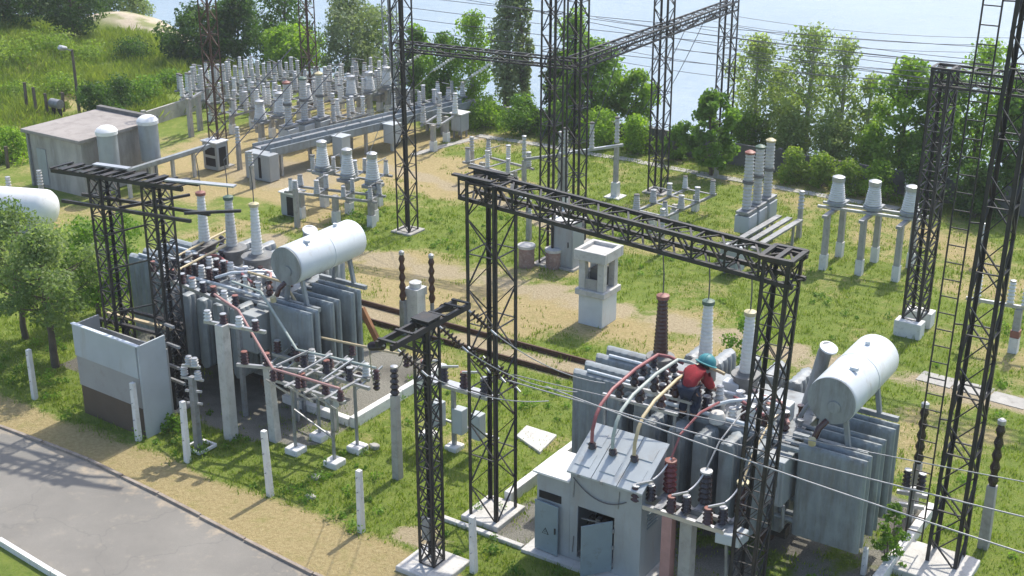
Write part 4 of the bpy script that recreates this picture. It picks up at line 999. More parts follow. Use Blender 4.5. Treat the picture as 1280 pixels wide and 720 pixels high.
# fence stakes along the verge
stakes = [(-21.45, 15.06, 1.08, 'white concrete stake by the grass left of the sheet-metal cabinet, leftmost in the row'), (-18.35, 14.98, 1.2, 'white concrete stake right at the corner of the sheet-metal cabinet'),
          (-16.97, 14.9, 1.22, 'white concrete stake in front of the post with clustered fittings'), (-14.87, 14.83, 1.28, 'white concrete stake alone in the grass before the four foot blocks'),
          (-12.8, 14.8, 1.16, 'white concrete stake just left of the slim lattice column'), (-10.55, 14.85, 1.02, 'white concrete stake just right of the slim lattice column, nearest the road end')]
s0 = thing('fence_stake', stakes[0][3], 'stake', stakes[0][0], stakes[0][1], 0, 'white stakes along the verge')
q = MB(); w = .105
q.add([(stakes[0][0]+s*w/2, stakes[0][1]+t*w/2, -.1) for s, t in ((-1, -1), (1, -1), (1, 1), (-1, 1))]+[(stakes[0][0]+s*w*.42, stakes[0][1]+t*w*.42, 1.2) for s, t in ((-1, -1), (1, -1), (1, 1), (-1, 1))], [(3, 2, 1, 0), (4, 5, 6, 7), (0, 1, 5, 4), (1, 2, 6, 5), (2, 3, 7, 6), (3, 0, 4, 7)])
q.build('shaft', 'whitewash', s0, .008)
q = MB()
for z in (.45, .8, 1.08): q.lathe([(.008, 0), (.008, .03)], (stakes[0][0], stakes[0][1]-w/2+.004, z), (0, -1, 0), 6)
q.build('wire_hook', 'grey_steel', s0)
for i, (a, b, h, lab) in enumerate(stakes):
    o = s0 if i == 0 else dup(s0, a, b, 0, lab)
    o.scale = (1, 1, h/1.2); o.rotation_euler.x = random.uniform(-.02, .02); o.rotation_euler.y = random.uniform(-.02, .02)
s2 = dup(s0, -5.4, 18.2, 0, 'short dark stake inside the pit kerb by the tallest tower'); s2.scale = (.8, .8, .4)

# pit kerbs (white) round both transformers
def curb(label, p, q_, w=.14, h=.22, m='whitewash'):
    k = MB(); d = math.hypot(q_[0]-p[0], q_[1]-p[1]); n_ = max(1, round(d/1.6)); ux, uy = (q_[0]-p[0])/d, (q_[1]-p[1])/d
    for i in range(n_):
        s0_, s1_ = d*i/n_, d*(i+1)/n_-.012; o = random.uniform(-.008, .008)
        k.bar((p[0]+ux*s0_-uy*o, p[1]+uy*s0_+ux*o, h/2-.05), (p[0]+ux*s1_-uy*o, p[1]+uy*s1_+ux*o, h/2-.05), w, h+.1+o)
    return k.single('pit_kerb', m, label, 'kerb', p[0], p[1], bevel=.012)
curb('white kerb closing the right side of the farther oil pit', (-15.33, 17.6), (-15.33, 20.6))
curb('white kerb along the front of the farther oil pit', (-17.2, 17.75), (-15.41, 17.66), h=.16)
curb('white kerb left of the nearer transformer running back from the portal foot', (-11.28, 16.9), (-11.25, 19.6))
curb('low pale kerb line along the front of the grey cabinet', (-11.9, 15.86), (-10.27, 15.84), .1, .06, 'pale_concrete')
curb('white kerb on the right side of the nearer oil pit below the tallest tower', (-5.1, 17.0), (-5.08, 20.6))

# light conductors running across the front, portal column to tallest tower
for lab, p, q_, r in (('lowest grey conductor crossing in front of the nearer transformer', (-9.9, 15.9, 3.0), G(1300, 698, 2.7)+(2.7,), .011),
                      ('middle grey conductor crossing in front of the nearer transformer', (-11.0, 16.2, 2.75), G(1300, 651, 2.6)+(2.6,), .011),
                      ('topmost grey conductor crossing before the conservator of the nearer transformer', G(640, 468, 2.6)+(2.6,), G(1300, 606, 2.6)+(2.6,), .008)):
    wire(lab, sag(p, q_, .06), r, 'wire', 'wire', 'conductors crossing the nearer transformer')
def string(label, p, d, k=7, m='porcelain_dark', r=.07, name='insulator_string', step=.072):
    d = Vector(d).normalized(); t = thing(name, label, 'insulator string', *p)
    q = MB(); prof = []
    for i in range(k): h = .05+i*step; prof += [(.02, h), (r, h+step*.25), (r*.8, h+step*.5), (.02, h+step*.6)]
    q.lathe(prof, p, d, 12); q.build('discs', m, t)
    q = MB(); e = Vector(p)+d*(.09+k*step); q.tube(p, e+d*.05, .016, n=6); q.build('clamp', 'bright_steel', t)
    return e
for i, (lab, b) in enumerate((('dark disc string hanging from the near end of the slim column crossarm', 13.75), ('dark disc string hanging at the middle of the slim column crossarm', 14.75), ('dark disc string hanging from the far end of the slim column crossarm', 15.5))):
    e = string(lab, (-11.05, b, 4.14), (.85, .15, -.62), 6)
    wire(('near', 'middle', 'far')[i]+' thin line running down from the slim column strings to the disconnector by the portal', sag(e, (-9.6+.2*i, 15.5+.5*i, 3.0), .15), .008, 'wire')
    e = string(lab.replace('hanging', 'stretched left'), (-11.3, b, 4.14), (-.8, .35, -.35), 6)
    wire(('near', 'middle', 'far')[i]+' thin line from the slim column strings back towards the farther busbars', sag(e, (-13.9, 16.6+.6*i, 1.75), .2), .008, 'wire')
for i, z in enumerate((3.2, 3.05, 2.9)):
    string(('upper', 'middle', 'lower')[i]+' dark disc string fixed to the portal leg at half its height', (-11.5+.22*i, 16.1+.1*i, z), (.75, -.1, -.5), 6)

# ------------------------------------------------------------------ things in the middle of the yard
# rails between the transformers
for lab, b in (('rusty rail nearer the camera, running behind both transformers', 21.82), ('rusty rail farther from the camera, running behind both transformers', 22.6)):
    q = MB(); q.bar((-22.5, b, .06), (-9.0, b, .06), .045, .10); q.bar((-22.5, b, .012), (-9.0, b, .012), .10, .02)
    q.single('rail', 'rail_steel', lab, 'rail', -13, b)
q = MB(); p0, p1 = G(452, 385, .9), G(476, 432, .1); q.bar((*p0, .9), (*p1, .05), .09, .12); q.single('steel_strut', 'rock_wool', 'rusty slanting strut beside the rails at the end of the farther transformer', 'strut', *p1)
# white concrete booth
a, b = -14.05, 24.75
t = thing('concrete_booth', 'whitish two-tier concrete booth with an open upper window standing alone by the track', 'booth', a, b)
q = MB(); q.cbox(a, b, 0, .62, .66, .72); q.build('base', 'pale_paint', t, .01)
q = MB(); q.cbox(a, b, .722, .76, .78, .14); q.build('ledge', 'pale_concrete', t, .012)
for sx in (-1, 1):
    for sy in (-1, 1): q = MB(); q.cbox(a+sx*.24, b+sy*.25, .864, .16, .16, .70); q.build('pillar', 'pale_concrete', t, .01)
q = MB(); q.box(a-.15, a+.15, b-.32, b-.28, .87, 1.12); q.build('sill_panel', 'concrete', t); q = MB(); q.box(a-.15, a+.15, b-.1, b+.3, .87, 1.3); q.build('dark_box', 'dark_concrete', t)
q = MB(); q.box(a-.36, a-.16, b-.16, b+.16, .87, 1.2); q.build('side_panel', 'concrete', t)
q = MB()
for x0, x1, y0, y1 in ((-.40, .40, -.42, -.32), (-.40, .40, .32, .42), (-.40, -.30, -.319, .319), (.30, .40, -.319, .319)): q.box(a+x0, a+x1, b+y0, b+y1, 1.566, 1.80)
q.box(a-.299, a+.299, b-.319, b+.319, 1.60, 1.72)
q.build('top_tray', 'pale_concrete', t, .01)
# grey steel cabinet, barrels
a, b = G(701, 336)
t = thing('steel_cabinet', 'plain grey steel cabinet with pale lid at the foot of the two adjoining towers', 'cabinet', a, b)
q = MB(); q.cbox(a, b+.3, .06, .66, .55, 1.15); q.build('body', 'cabinet_paint', t, .012)
q = MB(); q.cbox(a, b+.3, 1.213, .74, .63, .05); q.build('lid', 'white_sheet', t, .008)
q = MB(); q.box(a-.28, a+.28, b+.008, b+.022, .12, 1.12); d = q.build('door', 'cabinet_paint', t)
q = MB(); q.cbox(a+.2, b-.002, .6, .02, .025, .14); q.build('handle', 'black_steel', d)
q = MB(); q.cbox(a, b+.3, -.05, .8, .7, .105); q.build('plinth', 'concrete', t)
for x, by, lab, hh in ((654, 335, 'reddish round well ring with pale top, left of the plain grey cabinet', .5), (688, 336, 'reddish round well ring touching the left side of the plain grey cabinet', .42)):
    a, b = G(x, by)
    t = thing('well_ring', lab, 'ring', a, b+.15)
    q = MB(); q.lathe([(.19, -.05), (.2, .0), (.2, hh), (.19, hh+.01)], (a, b+.15, 0), n=20); q.build('drum', 'brick_red', t)
    q = MB(); q.lathe([(.225, 0), (.225, .07), (.1, .08)], (a, b+.15, hh+.012), n=20); q.build('lid', 'pale_concrete', t)
# flat slab in the grass and loose stones by the verge
q = MB(); q.prism([G(645, 547), G(675, 568), G(696, 546), G(658, 534)], -.05, .05); q.single('manhole_slab', 'pale_concrete', 'flat square concrete slab lying in the grass left of the nearer transformer', 'slab', *G(668, 551), bevel=.012)
for i, (x, y, s) in enumerate(((395, 597, .13), (388, 622, .11), (468, 560, .12), (120, 470, .16))):
    a, b = G(x, y); pts = []
    for k in range(9): r = s*random.uniform(.7, 1.1); pts.append((a+r*math.cos(k*.698), b+r*.7*math.sin(k*.698)))
    q = MB(); q.prism(pts, -.03, .04+.02*i); q.single('rubble_piece', 'concrete', ('pale broken slab in the grass below the four foot blocks', 'small pale stone in the grass nearest the dry verge', 'pale slab just right of the foot blocks', 'pale stone in the grass left of the sheet cabinet')[i], 'stone', a, b, bevel=.02)

# ---- repeated apparatus: built once, copied
def make_ct(h_post, h_body, label, pm='porcelain_white', posts=1):
    t = thing('instrument_transformer', label, 'instrument transformer', 0, 0)
    if posts == 1:
        conc_post(t, 0, 0, h_post, .17, .85); q = MB(); q.cbox(0, 0, -.05, .19, .19, .4); q.build('whitewashed_foot', 'whitewash', t)
    q = MB(); q.cbox(0, 0, h_post+.002, .46, .46, .10); q.build('base_plate', 'grey_steel', t, .01)
    z = h_post+.104
    q = MB(); q.lathe([(.20, 0), (.225, .02), (.225, h_body*.12), (.19, h_body*.15)], (0, 0, z), n=18); q.build('tank', 'grey_paint', t)
    q = MB(); q.sheds((0, 0, z+h_body*.152), (0, 0, 1), h_body*.62, .185, .115, 9, .02, 18); q.build('porcelain', pm, t)
    q = MB(); q.lathe([(.13, 0), (.15, .01), (.15, h_body*.16), (.08, h_body*.2)], (0, 0, z+h_body*.774), n=16); q.build('cap', 'bright_steel', t)
    q = MB(); q.bar((-.16, 0, h_post*.55), (-.16, 0, h_post*.85), .12); q.build('terminal_box', 'grey_steel', t)
    return t
def row(x, by, ty): a, b = G(x, by); return a, b, top(x, by, ty)
CTS = [(328, 182, 127, 'tapered white instrument transformer at the left of the straw ground, before the breaker trio'), (353, 179, 117, 'tapered white instrument transformer immediately left of the red-capped breaker column'),
       (441, 152, 96, 'tapered white instrument transformer behind the cable trough, left one of three'), (463, 146, 91, 'tapered white instrument transformer behind the cable trough, middle one of three'),
       (485, 141, 85, 'tapered white instrument transformer behind the cable trough, right one of three beside the lone tower'),
       (406, 258, 178, 'white instrument transformer in front of the trough, left one on the front stand'), (437, 267, 188, 'white instrument transformer in front of the trough, middle one on the front stand'), (468, 277, 193, 'white instrument transformer in front of the trough, right one nearest the lone tower'),
       (385, 152, 106, 'white instrument transformer between the breaker columns, deep in the yard')]
ct0 = None
for x, by, ty, lab in CTS:
    a, b, h = row(x, by, ty)
    if ct0 is None: ct0 = make_ct(1.0, .92, lab); place(ct0, a, b); ct0.scale = (1, 1, h/1.93); ct0['group'] = 'instrument transformers in the far yard'
    else: o = dup(ct0, a, b, 0, lab, random.uniform(-.1, .1)); o.scale = (1, 1, h/1.93)
# right-hand trio on tall posts
for i, (x, by, ty) in enumerate(((1046, 322, 214), (1092, 375, 222), (1118, 335, 233))):
    pass
t = thing('instrument_stand', 'steel beam on six tall whitewashed-foot posts carrying three white instrument transformers', 'stand', -10.5, 30.6)
ca = [G(1045, 262, 1.42), G(1090, 268, 1.42), G(1136, 275, 1.42)]
for (a, b), fx in zip(ca, ((1048, 322), (1093, 375), (1137, 330))):
    for s in (-.35, .35): conc_post(t, a, b+s*1.6, 1.40, .15, .9); q = MB(); q.cbox(a, b+s*1.6, -.05, .175, .175, .45); q.build('whitewashed_foot', 'whitewash', t)
    q = MB(); q.bar((a, b-.8, 1.44), (a, b+.8, 1.44), .12, .07); q.build('crossbar', 'grey_steel', t)
p0, p1 = Vector((*ca[0], 1.51)), Vector((*ca[2], 1.51)); d = (p1-p0).normalized()
for s in (-.18, .18): q = MB(); q.bar(p0-d*.4+Vector((0, s, 0)), p1+d*.4+Vector((0, s, 0)), .08, .06); q.build('channel', 'bright_steel', t)
for i, (a, b) in enumerate(ca):
    lab = ('left', 'middle', 'right')[i]+' white instrument transformer on the tall six-post stand left of the whitewashed-block tower'
    o = dup(ct0, a, b, 1.55, lab)
    for c in list(o.children):
        if c.name.split('.')[0] in ('post', 'whitewashed_foot', 'base_plate', 'terminal_box'): bpy.data.objects.remove(c)
        else: c.location.z = -1.1*1.0
    o.scale = (1.05, 1.05, .85); o['group'] = 'instrument transformers on the six-post stand'
    for c in o.children: c.location.z = -1.104
# breakers: three columns with a mechanism box
def breaker(pos, h, label, cap, mech=True, w=.15):
    a, b = pos
    t = thing('circuit_breaker', label, 'circuit breaker', a, b)
    z = h*.36
    for s in (-.2, .2): q = MB(); q.bar((a, b+s, 0), (a, b+s, z), .07); q.build('leg', 'grey_steel', t)
    q = MB(); q.cbox(a, b, z*.45, .42, .5, z*.5); q.build('mechanism_box', 'blue_paint', t, .015)
    q = MB(); q.cbox(a, b, z+.002, .36, .55, .07); q.build('base_plate', 'grey_steel', t)
    hh = (h-z-.25)/2
    porcelain(t, (a, b, z+.08), hh, .11, .10, 8, 'porcelain_grey', None, 0, fin=.02, name='lower_porcelain')
    q = MB(); q.lathe([(.15, 0), (.15, .07)], (a, b, z+.082+hh), n=16); q.build('flange', 'dark_concrete', t)
    porcelain(t, (a, b, z+.156+hh), hh, .115, .10, 8, 'porcelain_grey', None, 0, fin=.02, name='upper_porcelain')
    q = MB(); q.lathe([(.13, 0), (.14, .05), (.05, .1)], (a, b, z+.158+2*hh), n=16); q.build('cap', cap, t)
    return t
for x, by, ty, cap, lab in ((363, 190, 101, 'red_cap', 'red-capped breaker column deep in the left yard, first of its trio'), (383, 184, 96, 'green_cap', 'green-capped breaker column deep in the left yard, between its red and yellow neighbours'), (403, 180, 90, 'yellow_cap', 'yellow-capped breaker column deep in the left yard, last of its trio')):
    a, b, h = row(x, by, ty); breaker((a, b), h, lab, cap)
for x, ty, cap, lab in ((938, 188, 'red_cap', 'red-capped grey breaker column right of the saplings, nearest of its trio'), (951, 181, 'green_cap', 'plain grey-topped breaker column right of the saplings, middle of its trio'), (964, 173, 'yellow_cap', 'yellow-capped grey breaker column right of the saplings, last of its trio')):
    a, b = G(x, ty, 2.6); breaker((a, b), 2.6, lab, cap)
a, b = G(905, 345)
t = thing('mechanism_cabinet', 'blue-grey mechanism cabinet below the red-capped breaker column, half hidden by the portal beam', 'cabinet', a, b)
q = MB(); q.cbox(a+.1, b+.2, .12, .5, .42, .62); q.build('body', 'blue_paint', t, .012)
q = MB(); q.box(a-.1, a+.3, b-.025, b-.012, .16, .7); q.build('door', 'cabinet_paint', t)
for s in (0, .22): q = MB(); q.bar((a-.08+s*2, b+.2, 0), (a-.08+s*2, b+.2, .12), .06); q.build('leg', 'grey_steel', t)
t = thing('cable_tray', 'grey slotted metal tray rising beside the right-hand breaker trio', 'tray', -13.2, 30.6)
p, q_ = G(925, 310, .5), G(985, 272, .6)
for s in (-.25, .05, .35):
    q = MB(); q.bar((p[0]+s, p[1], .55), (q_[0]+s, q_[1], .6), .16, .05); q.build('channel', 'grey_steel', t)
for f in (.15, .85):
    for s in (-.25, .35): q = MB(); x = p[0]+(q_[0]-p[0])*f+s; y = p[1]+(q_[1]-p[1])*f; q.bar((x, y, 0), (x, y, .53), .06); q.build('leg', 'concrete', t)

# disconnector stands: concrete posts, beam along a, insulators in a row
def stand(label, x0, y0, x1, y1, z, n_ins, h_ins, legs=2, pm='porcelain_grey', depth=.55, foot=True, r=.055, m='grey_steel', rows=2, blades=True):
    """a steel table between two ground points; insulators in one or two rows"""
    a0, b0 = G(x0, y0); a1, b1 = G(x1, y1)
    t = thing('disconnector_stand', label, 'disconnector', (a0+a1)/2, (b0+b1)/2)
    d = Vector((a1-a0, b1-b0, 0)); L = d.length; d.normalize(); s = Vector((-d.y, d.x, 0))
    p0, p1 = Vector((a0, b0, z)), Vector((a1, b1, z))
    for i in range(legs):
        p = p0.lerp(p1, (i+.12)/(legs-.76) if legs > 1 else .5)
        conc_post(t, p.x, p.y, z-.03, .15, .9)
        if foot: q = MB(); q.cbox(p.x, p.y, -.05, .18, .18, .38); q.build('whitewashed_foot', 'whitewash', t)
    offs = (-depth/2, depth/2) if rows == 2 else (0,)
    for o in offs: q = MB(); q.bar(p0-d*.2+s*o, p1+d*.2+s*o, .07, .06); q.build('channel', m, t)
    if rows == 2:
        for i in range(max(2, n_ins)): p = p0.lerp(p1, i/max(1, n_ins-1)); q = MB(); q.bar(p-s*(depth*.6)+Vector((0, 0, .042)), p+s*(depth*.6)+Vector((0, 0, .042)), .07, .02); q.build('cross_plate', m, t)
    for i in range(n_ins):
        p = p0.lerp(p1, i/max(1, n_ins-1))
        for o in offs:
            v = p+s*o; porcelain(t, (v.x, v.y, z+.052), h_ins*random.uniform(.8, 1.06), r*random.choice((1.1, 1.3, 1.7)), r*random.choice((.8, 1.0)), 7, random.choice((pm, pm, 'porcelain_white')), 'bright_steel' if (i % 3) else 'dark_concrete', 0, fin=.018, name='insulator')
        if blades and rows == 2 and i % 2: q = MB(); q.bar(p-s*offs[1]*1.05+Vector((0, 0, h_ins*1.06+.07)), p+s*offs[1]*random.choice((.2, 1.05))+Vector((0, 0, h_ins*1.06+.07)), .022); q.build('blade', 'grey_steel', t)
    return t
stand('long insulator stand at the very back under the dark tree, leftmost of the rear line', 232, 140, 292, 128, .75, 5, .62, 3)
stand('long insulator stand at the very back before the bright green tree', 300, 128, 370, 118, .7, 6, .6, 3)
stand('insulator stand at the back behind the yellow-capped breaker column', 405, 128, 450, 116, .62, 4, .58, 2)
stand('insulator stand on straw ground just right of the rusty tower', 288, 168, 345, 152, .7, 5, .6, 3)
stand('insulator stand between the rusty tower and the back line', 262, 152, 320, 140, .7, 4, .55, 3)
stand('insulator stand behind the trough, close by the left instrument transformers', 372, 150, 430, 134, .7, 5, .6, 3)
stand('pair of double posts at the left end of the straw ground by the building', 238, 172, 252, 162, 1.35, 2, .78, 2, foot=False, depth=.3)
stand('front insulator stand with steel plates carrying the three front instrument transformers', 372, 272, 470, 284, .82, 4, .34, 3, r=.05, blades=True)
stand('insulator stand straddling the far end of the cable trough by the lone tower', 500, 168, 572, 150, .85, 5, .5, 3)
stand('insulator stand on the lawn right behind the cable trough end', 452, 135, 520, 122, .7, 5, .62, 3)
stand('thin-legged insulator stand on the middle lawn left of the adjoining towers', 598, 222, 648, 236, .55, 3, .5, 2, depth=.9)
stand('low steel frame with wires and short insulators at the foot of the beam tower', 812, 290, 872, 262, .5, 4, .4, 3, 'porcelain_grey', .9)
stand('insulator stand far behind the lone tower near the white path', 540, 190, 560, 176, .9, 2, .62, 2)
stand('crowded insulator stand between the tapered transformers and the breaker columns', 338, 172, 388, 160, .75, 4, .6, 3, depth=.7)
stand('insulator stand directly behind the breaker columns', 352, 140, 402, 128, .7, 5, .62, 3)
stand('insulator stand right of the breaker columns, over straw ground', 412, 178, 448, 168, .7, 3, .62, 2)
stand('insulator stand behind the two blue-grey trough boxes', 420, 152, 478, 138, .7, 5, .62, 3)
stand('insulator stand in the middle of the far yard, left of the red-capped column', 312, 158, 352, 146, .7, 4, .62, 2)
stand('second insulator stand right behind the front instrument transformers', 400, 246, 478, 258, .85, 4, .42, 3)
stand('insulator stand against the rear left wall behind the leftmost line', 250, 128, 320, 118, .7, 6, .62, 3)
stand('insulator stand at the back below the feathery tree', 452, 120, 505, 110, .7, 4, .6, 2)
# tall disconnector behind the adjoining towers
t = thing('disconnector_stand', 'tall disconnector with level steel arm between two whitewashed-foot posts on the middle lawn', 'disconnector', -18.3, 32.8)
pp = [G(769, 246), G(706, 262)]
for a, b in pp: conc_post(t, a, b, 1.55, .13, .9); q = MB(); q.cbox(a, b, -.05, .2, .2, .5); q.build('whitewashed_foot', 'whitewash', t); q = MB(); q.cbox(a, b, -.04, .5, .5, .07); q.build('base_slab', 'whitewash', t)
q = MB(); q.bar((pp[0][0]+.2, pp[0][1], 1.6), (pp[1][0]-.2, pp[1][1], 1.6), .08, .07); q.build('arm', 'bright_steel', t)
for f in (0, .5, 1): v = Vector((*pp[0], 1.63)).lerp(Vector((*pp[1], 1.63)), f); porcelain(t, v, .72, .06, .05, 7, 'porcelain_grey', 'dark_concrete', 0, fin=.02, name='insulator')
t = thing('disconnector_stand', 'tall two-post disconnector with crossbar just left of the adjoining towers on the lawn', 'disconnector', -20.2, 31.8)
pp = [G(655, 246), G(700, 240)]
for a, b in pp: conc_post(t, a, b, 1.1, .12, .9); q = MB(); q.cbox(a, b, -.04, .4, .4, .08); q.build('base_slab', 'whitewash', t)
q = MB(); q.bar((pp[0][0], pp[0][1], 1.14), (pp[1][0], pp[1][1], 1.14), .07); q.build('arm', 'grey_steel', t)
for f in (0, 1): v = Vector((*pp[0], 1.18)).lerp(Vector((*pp[1], 1.18)), f); porcelain(t, v, .62, .055, .045, 6, 'porcelain_grey', 'bright_steel', 0, fin=.02, name='insulator')
# lone posts
LP = [(661, 300, 268, 252, 'short whitewashed-foot post with insulator in front of the left one of the adjoining towers'), (998, 297, 262, 240, 'lone thin insulator post on the grass right of the breaker trio'),
      (826, 318, 285, 262, 'lone insulator post hidden behind the middle of the portal beam'), (1066, 236, 222, 204, 'small pale insulator post by the back wall, left one of two'), (1132, 252, 236, 214, 'small pale insulator post by the back wall, right one of two'),
      (895, 222, 205, 190, 'small white insulator post before the saplings at the lawn edge'), (418, 170, 140, 118, 'lone insulator post standing beside the yellow-capped breaker column'),
      (372, 284, 236, 226, 'squat concrete post at the left end of the front stand'), (1222, 330, 300, 280, 'grey insulator post glimpsed through the tallest tower'), (316, 236, 208, 190, 'thin insulator post by the near end of the cable trough'),
      (15, 262, 240, 222, 'small white-capped insulator post behind the white tank, left one'), (54, 255, 232, 214, 'small white-capped insulator post behind the white tank, right one'), (590, 205, 190, 172, 'thin white insulator post where the white path bends'), (300, 212, 180, 160, 'thin post insulator beside the rusty tower foot')]
for x, by, my, ty, lab in LP:
    a, b = G(x, by); hm = top(x, by, my); ht = top(x, by, ty); horn_post(lab, a, b, hm, max(.2, ht-hm), 'concrete', 'porcelain_grey', .13, .06)
horn_post('leaning concrete post with long dark insulator at the lower right edge of the photo', *G(1229, 684), 1.15, 1.1, 'concrete', 'porcelain_dark', .17, .055)
horn_post('concrete post with long dark insulator close behind the tallest tower foot', *G(1140, 640), .95, 1.05, 'concrete', 'porcelain_dark', .15, .055)
t = thing('disconnector', 'grey post with side arm and white insulators at the far right edge, red-banded foot', 'disconnector', *G(1266, 440))
a, b = G(1266, 440); conc_post(t, a, b, 1.0, .16, .9); q = MB(); q.cbox(a, b, .36, .19, .19, .16); q.build('red_band', 'red_cap', t); q = MB(); q.cbox(a, b, -.05, .19, .19, .4); q.build('whitewashed_foot', 'whitewash', t)
q = MB(); q.bar((a-1.1, b-.1, 1.05), (a+.9, b+.1, 1.05), .07); q.build('arm', 'bright_steel', t)
q = MB(); q.bar((a-.8, b-.1, 1.03), (a-1.1, b+.4, .5), .04); q.build('strut', 'bright_steel', t)
for s in (-.9, -.2, .1, .7): post_ins(t, a+s, b, 1.09, .5, 'porcelain_white', .055, 6)
# small fittings beside the tallest tower
t = thing('earthing_switch', 'jumble of small grey switch fittings on a short post left of the tallest tower', 'switch', *G(1135, 665))
a, b = G(1135, 665); q = MB(); q.bar((a, b, 0), (a, b, .8), .09); q.build('post', 'grey_steel', t)
for z, L in ((.5, .4), (.72, .5), (.82, .3)): q = MB(); q.bar((a-L/2, b-.05, z), (a+L/2, b+.05, z), .06); q.build('fitting', 'bright_steel', t)
post_ins(t, a-.12, b, .83, .3, 'porcelain_dark', .05, 4); post_ins(t, a+.12, b, .83, .3, 'porcelain_dark', .05, 4)
q = MB(); q.cbox(*G(1170, 712), -.06, 1.1, 1.0, .17); q.single('foundation_slab', 'pale_concrete', 'broad whitish foundation slab under the tallest tower', 'slab', *G(1170, 712), bevel=.02)
# boxes
for x, by, ty, w, lab, dk in ((265, 213, 178, .62, 'white windowed kiosk beside the rusty tower on the straw ground', 1), (361, 271, 242, .5, 'pale box with one dark side left of the front instrument stand', 2), (571, 173, 143, .42, 'pale grey cabinet on legs at the far end of the cable trough', 0)):
    a, b = G(x, by); h = top(x, by, ty)
    t = thing('kiosk', lab, 'cabinet', a, b)
    z0 = .25 if dk == 0 else .03
    q = MB(); q.cbox(a, b+.2, z0, w, .45, h-z0); q.build('body', 'cabinet_paint', t, .012)
    q = MB(); q.cbox(a, b+.2, h+.002, w+.08, .53, .035); q.build('lid', 'white_sheet', t)
    if dk == 1:
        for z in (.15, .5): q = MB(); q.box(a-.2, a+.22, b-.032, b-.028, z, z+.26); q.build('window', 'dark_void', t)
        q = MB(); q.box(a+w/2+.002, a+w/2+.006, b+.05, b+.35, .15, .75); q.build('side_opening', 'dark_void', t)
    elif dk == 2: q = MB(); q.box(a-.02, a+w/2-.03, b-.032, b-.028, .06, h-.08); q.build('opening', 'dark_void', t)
    else:
        for s in (-.15, .15):
            for y in (.05, .35): q = MB(); q.bar((a+s, b+y, 0), (a+s, b+y, z0), .05); q.build('leg', 'grey_steel', t)
        q = MB(); q.box(a-.17, a+.17, b-.045, b-.03, z0+.05, h-.06); q.build('door', 'blue_paint', t)
# cable trough
t = thing('cable_trough', 'long blue-grey sheet cable trough raised on legs, running back past the lone tower', 'trough', -28.3, 29.2)
P0, P1 = (-28.35, 29.0), (-26.8, 37.3)
L = math.hypot(P1[0]-P0[0], P1[1]-P0[1]); d = Vector(((P1[0]-P0[0])/L, (P1[1]-P0[1])/L, 0)); s = Vector((d.y, -d.x, 0))
V0, V1 = Vector((*P0, .72)), Vector((*P1, .72))
q = MB(); q.bar(V0, V1, .9, .05); q.build('floor_sheet', 'grey_paint', t)
for o in (-.45, .0, .45): q = MB(); q.bar(V0+s*o+Vector((0, 0, .12)), V1+s*o+Vector((0, 0, .12)), .05, .22); q.build('side_sheet', 'radiator_paint', t)
for k in range(6):
    p = V0+d*(L*(k+.02)/6); q = MB(); q.bar(p-s*.28+Vector((0, 0, .12)), p-s*.28+d*(L/6-.08)+Vector((0, 0, .12)), .3, .03); q.build('cover_sheet', 'bright_steel', t)
for k in range(5):
    p = V0+d*(L*(k+.25)/5)
    for o in (-.38, .38): q = MB(); q.bar((p.x+s.x*o, p.y+s.y*o, 0), (p.x+s.x*o, p.y+s.y*o, .69), .09); q.build('leg', 'concrete', t)
q = MB(); q.cbox(-28.15, 28.78, .02, 1.0, .42, .82); c = q.build('end_cabinet', 'cabinet_paint', t, .012)
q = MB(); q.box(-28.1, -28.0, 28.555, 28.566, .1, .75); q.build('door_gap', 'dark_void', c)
for k, f in enumerate((.30, .55)):
    p = V0+d*(L*f)+s*.7; q = MB(); q.cbox(p.x, p.y, .3, .4, .4, .6); q.cbox(p.x, p.y, .902, .46, .46, .04); q.bar((p.x, p.y, 0), (p.x, p.y, .3), .1)
    q.single('mechanism_cabinet', 'blue_paint', ('blue-grey box beside the middle of the cable trough, nearer one', 'blue-grey box beside the middle of the cable trough, farther one')[k], 'cabinet', p.x, p.y, bevel=.01)

def toprow(a, b, ty):
    Y = W(a, b)[1]; dy = (360-ty)/F
    return H+(-math.sin(PITCH)+dy*math.cos(PITCH))*Y/(math.cos(PITCH)+dy*math.sin(PITCH))
def bpx(x, a):
    lo, hi = 0., 60.
    for _ in range(50):
        mid = (lo+hi)/2; X, Y = W(a, mid)
        if 640+F*X/(Y*math.cos(PITCH)+H*math.sin(PITCH)) < x: lo = mid
        else: hi = mid
    return (lo+hi)/2
# ------------------------------------------------------------------ building, silos, white tank, walls
t = thing('brick_building', 'low grey flat-roofed building at the left behind the white tank', 'building', -32.4, 26)
x0, x1, y0, y1 = -33.5, -31.15, 24.55, 27.3
q = MB(); q.box(x0, x1, y0, y1, -.1, 1.64); q.build('wall', 'stained_wall', t, .01)
q = MB(); q.box(x0-.12, x1+.12, y0-.15, y1+.15, 1.642, 1.75); q.build('roof', 'roof_felt', t, .015)
q = MB(); q.box(x0-.1, x1+.1, y1-.05, y1+.12, 1.752, 1.86); q.build('parapet', 'dark_concrete', t)
q = MB(); q.box(x0-.03, x0-.005, y0+.25, y0+.85, 0, 1.25); dd = q.build('door', 'blue_paint', t)
q = MB(); q.cbox(x0-.045, y0+.75, .6, .02, .03, .12); q.build('handle', 'black_steel', dd)
q = MB(); q.box(x0+.35, x0+.75, y0-.025, y0-.005, .1, 1.2); q.build('door', 'cabinet_paint', t)
q = MB(); q.bar((x0+.05, y0-.05, 0), (x0+.05, y0-.05, 1.7), .07); q.build('downpipe', 'grey_steel', t)
